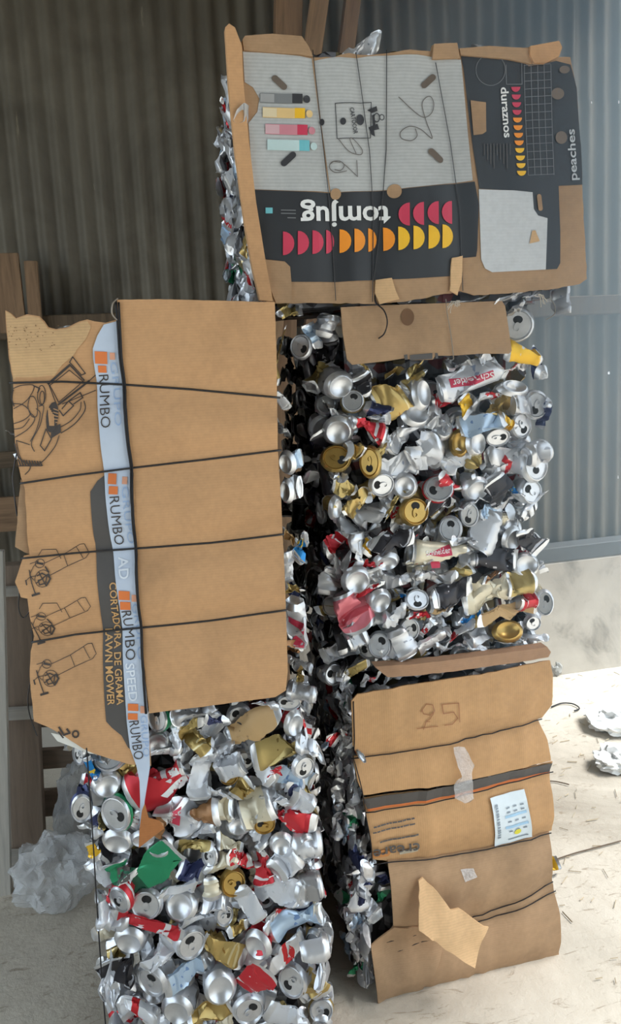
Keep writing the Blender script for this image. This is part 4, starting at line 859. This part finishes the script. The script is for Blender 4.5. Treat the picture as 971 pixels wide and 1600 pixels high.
# ================================================================== bale: upper left, faced with the lawn mower carton
AB = Bale('mower_carton_bale', 'bale faced with lawn mower carton and pale blue printed tape', 230, 760, 1.45, RZL, .885, (-.215, .278), .775, .74)
AB.bul = .016; AB.wr = .034
AW = [[(18, 598), (100, 596), (200, 601), (300, 608), (438, 621)], [(34, 754), (120, 741), (207, 730), (320, 717), (440, 702)], [(36, 870), (120, 862), (214, 855), (330, 846), (444, 833)], [(52, 1000), (120, 988), (222, 978), (330, 966), (448, 950)]]
for w_ in AW: AB.add_pinch(w_)
for a_, b_, d_ in (((200, 531), (430, 533), .002), ((200, 645), (434, 640), .003), ((208, 790), (440, 772), .002), ((225, 1040), (449, 1004), .004), ((60, 660), (160, 655), .002), ((56, 1090), (168, 1096), .003), ((60, 850), (150, 848), .003), ((40, 566), (140, 560), .002)):
    AB.creases.append((AB.loc(*a_), AB.loc(*b_), d_))
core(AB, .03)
cl_ = sheet('mower_carton', AB, [(14, 486), (22, 490), (31, 498), (48, 492), (66, 495), (74, 503), (80, 512), (92, 515), (110, 512), (128, 503), (140, 500), (152, 503), (168, 505), (186, 500), (190, 560), (206, 720), (214, 850), (224, 980), (232, 1100), (238, 1188), (222, 1187), (205, 1186), (175, 1178), (150, 1170), (133, 1162), (104, 1142), (80, 1128), (58, 1119), (52, 1060), (50, 1015), (55, 992), (50, 945), (48, 930), (38, 928), (28, 905), (34, 880), (38, 868), (47, 866), (46, 800), (40, 762), (34, 745), (28, 680), (22, 600), (18, 540)], CARD, .004, .005, .0007, label='brown carton face printed with lawn mower drawings')
sheet('carton_flap', AB, [(31, 750), (45, 754), (49, 868), (38, 864), (24, 854), (30, 815)], CARD_D, -.004, .004)
multi_decal('torn_layer', AB, [[(15, 488), (22, 491), (31, 499), (48, 494), (66, 497), (74, 505), (80, 514), (92, 517), (110, 514), (128, 505), (140, 502), (146, 512), (138, 530), (125, 545), (118, 556), (100, 570), (86, 588), (60, 592), (23, 592), (20, 545)]], cardboard('torn_kraft_layer', (212, 174, 128), 'z', .22, .05), .0048, cl_)
BLm = decal('grey_band', AB, [(164, 742), (154, 750), (144, 766), (147, 810), (149, 843), (155, 900), (160, 946), (164, 1030), (167, 1100), (169, 1120), (178, 1130), (193, 1142), (203, 1160), (212, 1166), (216, 1120), (206, 980), (192, 850), (180, 742)], GREY_BAND, .0056, cl_)
lettering('carton_lettering', AB, 'CORTADORA DE GRAMA', (174.5, 905), (186, 1094), 10.5, TAN, .0075, .012, cl_)
lettering('carton_lettering', AB, 'LAWN MOWER', (165.5, 981), (171.5, 1095), 11, TAN, .0075, .016, cl_)
def z6(p): return [(x/3.884, 740+y/3.884) for x, y in p]
def z55(p): return [(x/3.884, 380+y/3.884) for x, y in p]
big = [(1.6, z55([(455, 690), (525, 790), (500, 800), (435, 722), (455, 690)])), (3.6, z55([(436, 738), (300, 852)])), (2.4, z55([(436, 738), (515, 832)])), z55([(310, 862), (430, 770), (508, 838), (372, 962), (310, 862)]), (3, z55([(372, 975), (545, 835)])), z55([(545, 835), (588, 798)]), z55([(300, 850), (362, 980)]), z55([(395, 972), (585, 892)]), (1.8, z55([(395, 1000), (430, 955), (462, 982), (402, 1042), (380, 1010)])), (1.8, z55([(430, 955), (495, 905), (512, 935), (462, 972)])), (1.5, smooth_path(z55([(522, 955), (530, 1010), (470, 1090), (390, 1145)]))), smooth_path(z55([(505, 960), (500, 1010), (450, 1070), (385, 1110)])),
 smooth_path(z55([(90, 880), (140, 862), (215, 866), (180, 950), (105, 1000)])), (2, z55([(215, 866), (250, 880), (240, 905)])), smooth_path(z55([(100, 970), (160, 978), (205, 1025), (170, 1065), (105, 1090)])), smooth_path(z55([(110, 1172), (190, 1122), (232, 1060), (205, 1025)])), smooth_path(z55([(105, 1122), (160, 1110), (200, 1060)])), loop(z55(ell(265, 920, 24, 58, 18, rot=-.1))), loop(z55(ell(270, 935, 14, 40, 14, rot=-.1))), smooth_path(z55([(255, 985), (285, 990), (262, 1100), (212, 1200), (228, 1255)])), smooth_path(z55([(240, 1000), (265, 1030), (240, 1130), (205, 1195)])), smooth_path(z55([(195, 930), (220, 930), (245, 975), (245, 1040), (215, 1045), (190, 990), (195, 930)])), (1.6, z55([(300, 1120), (265, 1220), (290, 1252), (332, 1180), (300, 1120)])), smooth_path(z55([(120, 1190), (150, 1310), (215, 1335), (270, 1320), (350, 1230), (378, 1160)])), z55([(120, 1190), (200, 1215)]), smooth_path(z55([(160, 1400), (190, 1370), (200, 1340)])), (1.8, z55([(90, 890), (80, 930), (105, 985)])), (2.2, z55([(110, 1210), (130, 1290), (150, 1310)]))]
big += [(2.2, z55([(130+i*16, 1306+i*1.5), (140+i*16, 1344)])) for i in range(9)]+[(1.6, z55([(125, 1345), (265, 1345)]))]
mow = multi_decal('printed_drawing', AB, ribbons(big, 1.3)+[z55(ell(336, 1050, 36, 92, 16, rot=.12)), z55([(330, 1110), (385, 1090), (390, 1140), (330, 1178)])], LINE, .0056, cl_)
multi_decal('printed_drawing', AB, ribbons([(1.5, z55([(312+i*8, 985+i*12), (322+i*6, 1100)])) for i in range(5)]+[(1.2, z55([(345, 1000+i*20), (372, 1010+i*18)])) for i in range(5)], 1), CARD, .0062, cl_)
def small_mower(dx, dy, first=False):
    def q(p): return [(x/3.884+dx, 740+y/3.884+dy) for x, y in p]
    L = [q([(330, 1130), (440, 1080), (540, 1020), (565, 1018), (595, 1072), (575, 1100), (470, 1145), (370, 1195)]), q([(440, 1080), (470, 1145)]), q([(515, 1035), (558, 1100)]), (1.6, q([(240, 1170), (262, 1240), (285, 1302)])), q([(225, 1228), (250, 1205), (280, 1200)]), (3.5, q([(268, 1312), (308, 1300)])), q([(240, 1135), (290, 1118), (262, 1150)]), loop(q(ell(325, 1215, 46, 48, 16))), (1.8, q([(290, 1200), (320, 1185), (350, 1200), (345, 1240), (310, 1250), (300, 1225), (330, 1215)])), (1.6, q([(300, 1180), (345, 1250)])), (1.6, q([(290, 1240), (355, 1190)])), (2.6, q([(355, 1190), (372, 1215), (350, 1255)])), loop(q(ell(300, 1132, 28, 24, 14))), (3, q([(285, 1130), (318, 1135)])), q([(262, 1150), (245, 1195), (275, 1225)]), (2, q([(225, 1225), (232, 1250)]))]
    if dy: L += [q([(290, 1085), (310, 1052), (395, 1050), (425, 1105)]), (2, q([(335, 1150), (360, 1180)]))]
    multi_decal('printed_drawing', AB, ribbons(L, .95), LINE, .0056, cl_)
small_mower(0, 0); small_mower(-8, -74); small_mower(-13, -153)
multi_decal('printed_symbol', AB, ribbons([(3, [(97, 1128), (104, 1140), (113, 1137), (109, 1131)]), (2.5, loop(ell(122, 1139, 4.5, 5, 10))), (2.5, [(96, 1135), (103, 1144)])], 2), LINE, .0056, cl_)
multi_decal('printed_specks', AB, ribbons([[(16+rng.uniform(0, 110), 510+rng.uniform(0, 45))]*1+[(16+rng.uniform(0, 110), 510)] for _ in range(0)], .8) or [ell(18+rng.uniform(0, 80), 508+rng.uniform(0, 40), rng.uniform(.6, 1.6), rng.uniform(.5, 1), 6) for _ in range(46)], ink('torn_paper_specks', (140, 108, 74)), .0056, cl_)
sheet('paper_label', AB, [(83, 1139), (120, 1146), (155, 1156), (158, 1173), (143, 1172), (93, 1152)], ink('white_label_paper', (222, 220, 212)), -.001, .001)
# brown right panel
rp = sheet('plain_cardboard', AB, [(187, 470), (250, 469), (330, 471), (429, 474), (432, 560), (434, 700), (440, 800), (444, 880), (447, 960), (449, 1040), (446, 1070), (430, 1080), (340, 1092), (236, 1106), (229, 1040), (222, 960), (213, 850), (206, 730), (199, 640), (192, 540)], CARD, .010, .005, .0003, label='plain brown cardboard panel under the wires')
# tape: printed pale blue ribbon with a loose twisted tail
def tape2_d(u, v): return AB.d(u, v)+.0025
tp = sheet('printed_tape', AB, [(166, 508), (185, 503), (189, 545), (193, 590), (198, 650), (203, 715), (207, 755), (211, 800), (214, 843), (219, 910), (222, 972), (228, 1040), (233, 1100), (236, 1150), (237, 1189), (233, 1215), (229, 1240), (225, 1280), (222, 1306), (221, 1270), (222, 1240), (221, 1210), (216, 1186), (206, 1160), (201, 1120), (196, 1040), (190, 946), (181, 880), (175, 843), (170, 790), (166, 753), (164, 735), (160, 680), (154, 612), (149, 560), (149, 545), (156, 525)], TAPE, .0052, .0008, 0, tape2_d, label='pale blue packing tape printed RUMBO in dark letters')
for (sq, sq2, r0, r1, g0, g1) in (((152, 171, 549, 568), (156, 169, 571, 582), (156, 586), (162, 667), (175, 566), (184, 664)), ((171, 184, 738, 754), (173, 187, 757, 769), (174.5, 773), (181, 850), (193, 758), (202, 848)), ((189, 206, 917, 931), (191, 207, 934, 947), (192.5, 950), (200, 1025), (209, 938), (218, 1024)), ((203, 219, 1091, 1102), (203, 218, 1106, 1116), (204.5, 1119), (213, 1177), (222, 1110), (227, 1172))):
    multi_decal('tape_print', AB, [bar(sq[0], sq[1], sq[2], sq[3], .05), bar(sq2[0], sq2[1], sq2[2], sq2[3], .03)], ORANGE, .0068, tp, tape2_d)
    multi_decal('tape_print', AB, [bar(g0[0], g0[0]+8, g0[1]-15, g0[1]-4, .03)], ORANGE_P, .0068, tp, tape2_d)
    lettering('tape_lettering', AB, 'RUMBO', r0, r1, 15, LINE, .0068, -.006, tp, tape2_d)
    lettering('tape_lettering', AB, 'GRUPO', g0, g1, 10, TAPE_L, .0068, -.008, tp, tape2_d)
lettering('tape_lettering', AB, 'AD', (186.5, 868), (190, 900), 15, TAPE_W, .0068, .01, tp, tape2_d)
lettering('tape_lettering', AB, 'SPEED', (199, 1030), (205, 1088), 13, TAPE_W, .0068, .01, tp, tape2_d)
def tail_d(u, v): return AB.d(u, v)+.014
sheet('torn_cardboard', AB, [(226, 1250), (230, 1240), (236, 1262), (252, 1266), (260, 1278), (244, 1290), (221, 1308), (222, 1280)], cardboard('orange_brown_scrap', (176, 112, 62), 'z'), .004, .002, 0, tail_d)
for w_ in AW: wire('tie_wire', AB, w_, .0022, WIRE, .012)
for dx in (0, 4): wire('tie_wire', AB, [(186+dx, 474), (191+dx*.8, 560), (198+dx*.6, 640), (206+dx*.6, 725), (213+dx*.4, 850), (222+dx*.3, 980), (231+dx*.2, 1105)], .0022, WIRE_B, .014)
wire('tie_wire', AB, smooth_path([(188, 468, .0), (182, 476, .01), (181, 492, .012), (188, 502, .004)]), .0016, WIRE_L, .01, sub=3)
wire('tie_wire', AB, smooth_path([(40, 870), (30, 930), (30, 955), (38, 965), (50, 948)]), .0013, WIRE, .0, False, sub=3)
wire('tie_wire', AB, smooth_path([(50, 985), (52, 1040), (44, 1085), (46, 1115), (58, 1150)]), .0013, WIRE, .0, False, sub=3)
wire('tie_wire', AB, smooth_path([(30, 690), (22, 730), (20, 752), (26, 800), (28, 806)]), .0015, WIRE, .0, False, sub=3)
AC = [(447, 728, 'B', 26, 36, 0, 'lb'), (446, 772, 'B', 20, 36, 0, 'gy'), (474, 862, 'F', 46, 30, -50, 'bl'), (452, 845, 'F', 34, 20, 20, 'tb'), (450, 898, 'F', 60, 24, 82, 'wh'), (463, 985, 'S', 74, 34, 82, 'wh'), (460, 930, 'F', 36, 20, 30, 'gd'), (438, 555, 'F', 90, 14, 88, 'gd'), (440, 628, 'F', 34, 18, 60, 'wh'), (438, 668, 'F', 40, 16, 80, 'gy'), (468, 1048, 'F', 44, 22, 0, 'gy'), (470, 1062, 'F', 30, 22, 20, 'gd'), (458, 1020, 'F', 40, 22, 10, 'bz'),
 (18, 556, 'F', 28, 12, 85, 'wh'), (16, 574, 'F', 18, 12, 85, 'rd'), (18, 606, 'F', 34, 12, 85, 'wh'), (20, 642, 'F', 34, 12, 80, 'rd'), (25, 690, 'F', 44, 14, 78, 'wh'), (30, 728, 'F', 40, 14, 75, 'sv'), (106, 511, 'F', 40, 14, 0, 'sv')]
acans = cans(AB, AC, 61, .03)
br = can_at(acans, AC, 463, 985)
can_label(AB, br, [(452, 974), (478, 984), (476, 1000), (470, 992), (453, 984)], REDP); can_label(AB, br, [(458, 1010), (464, 1002), (478, 1014), (477, 1022), (457, 1019)], REDP)
fill_face(AB, 62, 'right', .05, .68, .03, .74, .095, .034, palette=['bk']*5+['dg']*4+['gy', 'sv', 'ol', 'rd'], maxn=80, flats=.7)  # dark palette carries the shade of the gap on this side too
fill_face(AB, 63, 'left', .05, .58, .02, .74, .11, .03, maxn=60, flats=.8)

# ================================================================== things around the bales
def plank(name, pa, pb, wpx, Y, mat, thick=.025, parent=None, to_floor=False):
    """a sawn board between two points on the plane y = Y, wpx wide"""
    a = at_y(*pa, Y); b = at_y(*pb, Y); d = Vector(b-a); L = d.length; d.normalize()
    s = L/math.dist(pa, pb); w = wpx*s
    if to_floor: e = (a[2]-.004)/d.z; a = a-np.array(d)*e; L += e; L = min(L, (3.24-a[2])/d.z)
    yv = Vector((0, 1, 0)); xv = d.cross(yv).normalized(); zv = d
    bm = box_bm(-w/2, w/2, -thick/2, thick/2, 0, L, .002)
    Mx = Matrix((xv, xv.cross(zv)*-1, zv)).transposed().to_4x4(); Mx.translation = Vector(a)
    o = bm_obj(name, bm, mat)
    if parent is not None:
        o.parent = parent; o.matrix_basis = Matrix.Translation(-Vector(parent.location)) @ Mx
    else: o.matrix_world = Mx
    return o
brace = []
tag(plank('timber_post', (449, 95), (452, -90), 46, WY-.13, PWOOD, .05, to_floor=True), 'broad brown timber post rising behind the carton wrapped bale', 'post')
tag(plank('timber_brace', (484, 110), (512, -90), 30, WY-.175, wood('light_brown_timber', (150, 120, 90)), .03, to_floor=True), 'lighter brown timber brace leaning against the broad post', 'timber')
tag(plank('timber_brace', (537, 110), (562, -90), 25, WY-.13, PWOOD, .05, to_floor=True), 'narrow brown timber brace standing alone behind the top bale', 'timber')
tag(plank('wooden_board', (22, 520), (8, 396), 40, WY-.115, PWOOD), 'wide brown board end standing against the wall at left edge', 'board')
tag(plank('wooden_board', (57, 520), (48, 408), 20, WY-.115, PWOOD), 'narrow brown board end beside the wide board', 'board')
tag(plank('wooden_board', (-700, 776), (60, 714), 30, WY-.13, DWOOD), 'brown board lying level behind the mower carton bale, upper of two', 'board')
tag(plank('wooden_board', (-700, 850), (60, 800), 64, WY-.13, PWOOD), 'wide pale brown board lying level behind the mower carton bale', 'board')
# pallet on end
PY = 2.32
pf = on_floor(40, 1400)
pal = empty('wooden_pallet', (float(at_y(40, 1395, PY)[0]), PY, 0)); tag(pal, 'weathered wooden pallet standing on end beside the can bale', 'pallet')
plank('stringer', (50, 1396), (24, 880), 46, PY, BWOOD, .05, pal)
plank('stringer', (160, 1360), (150, 880), 30, PY+.04, BWOOD, .05, pal)
for (ya, yb, w_) in ((1188, 1182, 34), (1258, 1250, 46), (1120, 1114, 40), (1050, 1044, 40), (980, 974, 40), (910, 905, 36), (1330, 1322, 40)):
    plank('deck_board', (-70, ya+6), (200, yb-6), w_, PY+.06, BWOOD, .02, pal)
for (x0, y0, x1, y1, w_) in ((-40, 926, 42, 923, 16), (-30, 1118, 56, 1113, 20), (-20, 1342, 72, 1336, 24)):
    plank('deck_board', (x0, y0), (x1, y1), w_, PY-.04, GWOOD, .02, pal)
tag(plank('weathered_plank', (2, 1446), (-12, 860), 32, 2.2, GWOOD, .025), 'pale grey weathered plank upright at the left edge', 'plank')
tag(plank('timber_block', (-30, 1462), (14, 1458), 40, 2.16, GWOOD, .09), 'pale grey timber block at the foot of the upright plank', 'block')

def crumple(name, c, rx, ry, rz, seed, mat, amp=.3, sub=4, flatb=True, fr=2.1, sharp=24):
    from mathutils import noise as mn
    bm = bmesh.new(); bmesh.ops.create_icosphere(bm, subdivisions=sub, radius=1)
    for v in bm.verts:
        p = v.co.copy(); n = abs(mn.noise(p*fr+Vector((seed, 0, 0))))*1.3+abs(mn.noise(p*fr*2.2+Vector((0, seed, 0))))*.7
        q = p*(1-amp+amp*1.4*(1-n)); v.co = Vector((q.x*rx, q.y*ry, q.z*rz))
        if flatb: v.co.z = max(v.co.z, -rz*.62)
    mz = min(v.co.z for v in bm.verts)
    for v in bm.verts: v.co.z -= mz
    o = bm_obj(name, bm, mat, None, True, sharp); o.location = tuple(map(float, c)); return o
BAG, ntb, pb = new_mat('clear_plastic_bag'); pb.inputs['Base Color'].default_value = (.93, .94, .95, 1); pb.inputs['Roughness'].default_value = .14; pb.inputs['Alpha'].default_value = .36
bump(ntb, pb, noise(ntb, obj_coord(ntb), 28, 5, .6, 1.5), .8, .02)
BAG2, ntb2, pb2 = new_mat('grey_plastic_film'); pb2.inputs['Base Color'].default_value = (.36, .36, .36, 1); pb2.inputs['Roughness'].default_value = .3; pb2.inputs['Alpha'].default_value = .5
bump(ntb2, pb2, noise(ntb2, obj_coord(ntb2), 20, 5, .6, 1.5), .8, .02)
c1 = on_floor(92, 1402); c1[2] = .002
tag(crumple('plastic_bag', c1, .13, .09, .125, 3.1, BAG, .30, 5, True, 1.35, 26), 'crumpled clear plastic bag on the floor by the pallet', 'bag')
c2 = on_floor(112, 1372); c2[2] = .002
tag(crumple('plastic_film', c2+np.array([.06, .07, 0]), .10, .05, .22, 8.3, BAG2, .30, 5, True, 1.3, 26), 'grey plastic film heaped behind the clear bag', 'plastic film')
PAPER = flat('white_paper', (228, 228, 226), .7)
for i, (px, py, rx, ry, rz, lab) in enumerate(((972, 1132, .15, .11, .055, 'large crumpled white paper on the floor by the right edge'), (966, 1196, .10, .07, .05, 'smaller crumpled white paper nearer on the floor'))):
    c = on_floor(px, py); c[2] = 0
    tag(crumple('crumpled_paper', c, rx, ry, rz, 11.7+i*5, PAPER, .45, 4, True, 1.3, 30), lab, 'paper', 'crumpled papers on the floor')
c = on_floor(866, 1052); c[2] = 0
tag(crumple('plastic_scrap', c, .05, .04, .05, 21.0, flat('grey_scrap', (150, 148, 142), .5), .4, 3), 'small grey plastic scrap at the foot of the plastered wall', 'scrap')
# loop of wire, twigs and straw
def floor_tube(name, px, r, mat, n=6):
    P = [on_floor(*p) for p in smooth_path(px, 5)]; P = [(p[0], p[1], r*1.05+.0005) for p in P]
    v, f = tube_verts(P, r); return mesh_obj(name, v, f, mat, smooth=True)
tag(floor_tube('wire_loop', [(862, 1106), (878, 1100), (896, 1101), (906, 1108), (898, 1112)], .003, WIRE_B), 'bent loop of dark wire lying on the dusty floor', 'wire')
tag(floor_tube('twig', [(842, 1221), (868, 1222), (890, 1227)], .0022, flat('twig_brown', (96, 80, 64), .9)), 'thin dark twig on the floor beside the grey stripe', 'twig')
tag(floor_tube('twig', [(930, 1134), (948, 1138), (971, 1142)], .003, flat('twig_brown', (96, 80, 64), .9)), 'dark twig under the large crumpled white paper', 'twig')
tag(floor_tube('thin_cord', [(866, 1345), (900, 1334), (930, 1326), (971, 1315)], .002, flat('twig_brown', (96, 80, 64), .9)), 'long thin dark strand trailing across the floor to the right edge', 'strand')
def straw():
    rg = random.Random(99); vv, ff = [], []
    for _ in range(380):
        x = rg.uniform(.95, 2.4); y = rg.uniform(1.0, 3.0); a = rg.gauss(.25, .7); L = rg.uniform(.01, .045); w = rg.uniform(.0006, .0016)
        dx, dy = math.cos(a)*L/2, math.sin(a)*L/2; nx, ny = -math.sin(a)*w, math.cos(a)*w; z = .0005+w
        s0 = len(vv); vv += [(x-dx-nx, y-dy-ny, 0), (x+dx-nx, y+dy-ny, 0), (x+dx+nx, y+dy+ny, 0), (x-dx+nx, y-dy+ny, 0), (x-dx, y-dy, z*1.6), (x+dx, y+dy, z*1.6)]
        ff += [(s0, s0+1, s0+5, s0+4), (s0+3, s0+4, s0+5, s0+2), (s0, s0+4, s0+3), (s0+1, s0+2, s0+5)]
    o = mesh_obj('straw', vv, ff, flat('straw_brown', (178, 162, 136), .9)); tag(o, 'bits of dry straw strewn over the dusty floor', 'straw', kind='stuff')
straw()
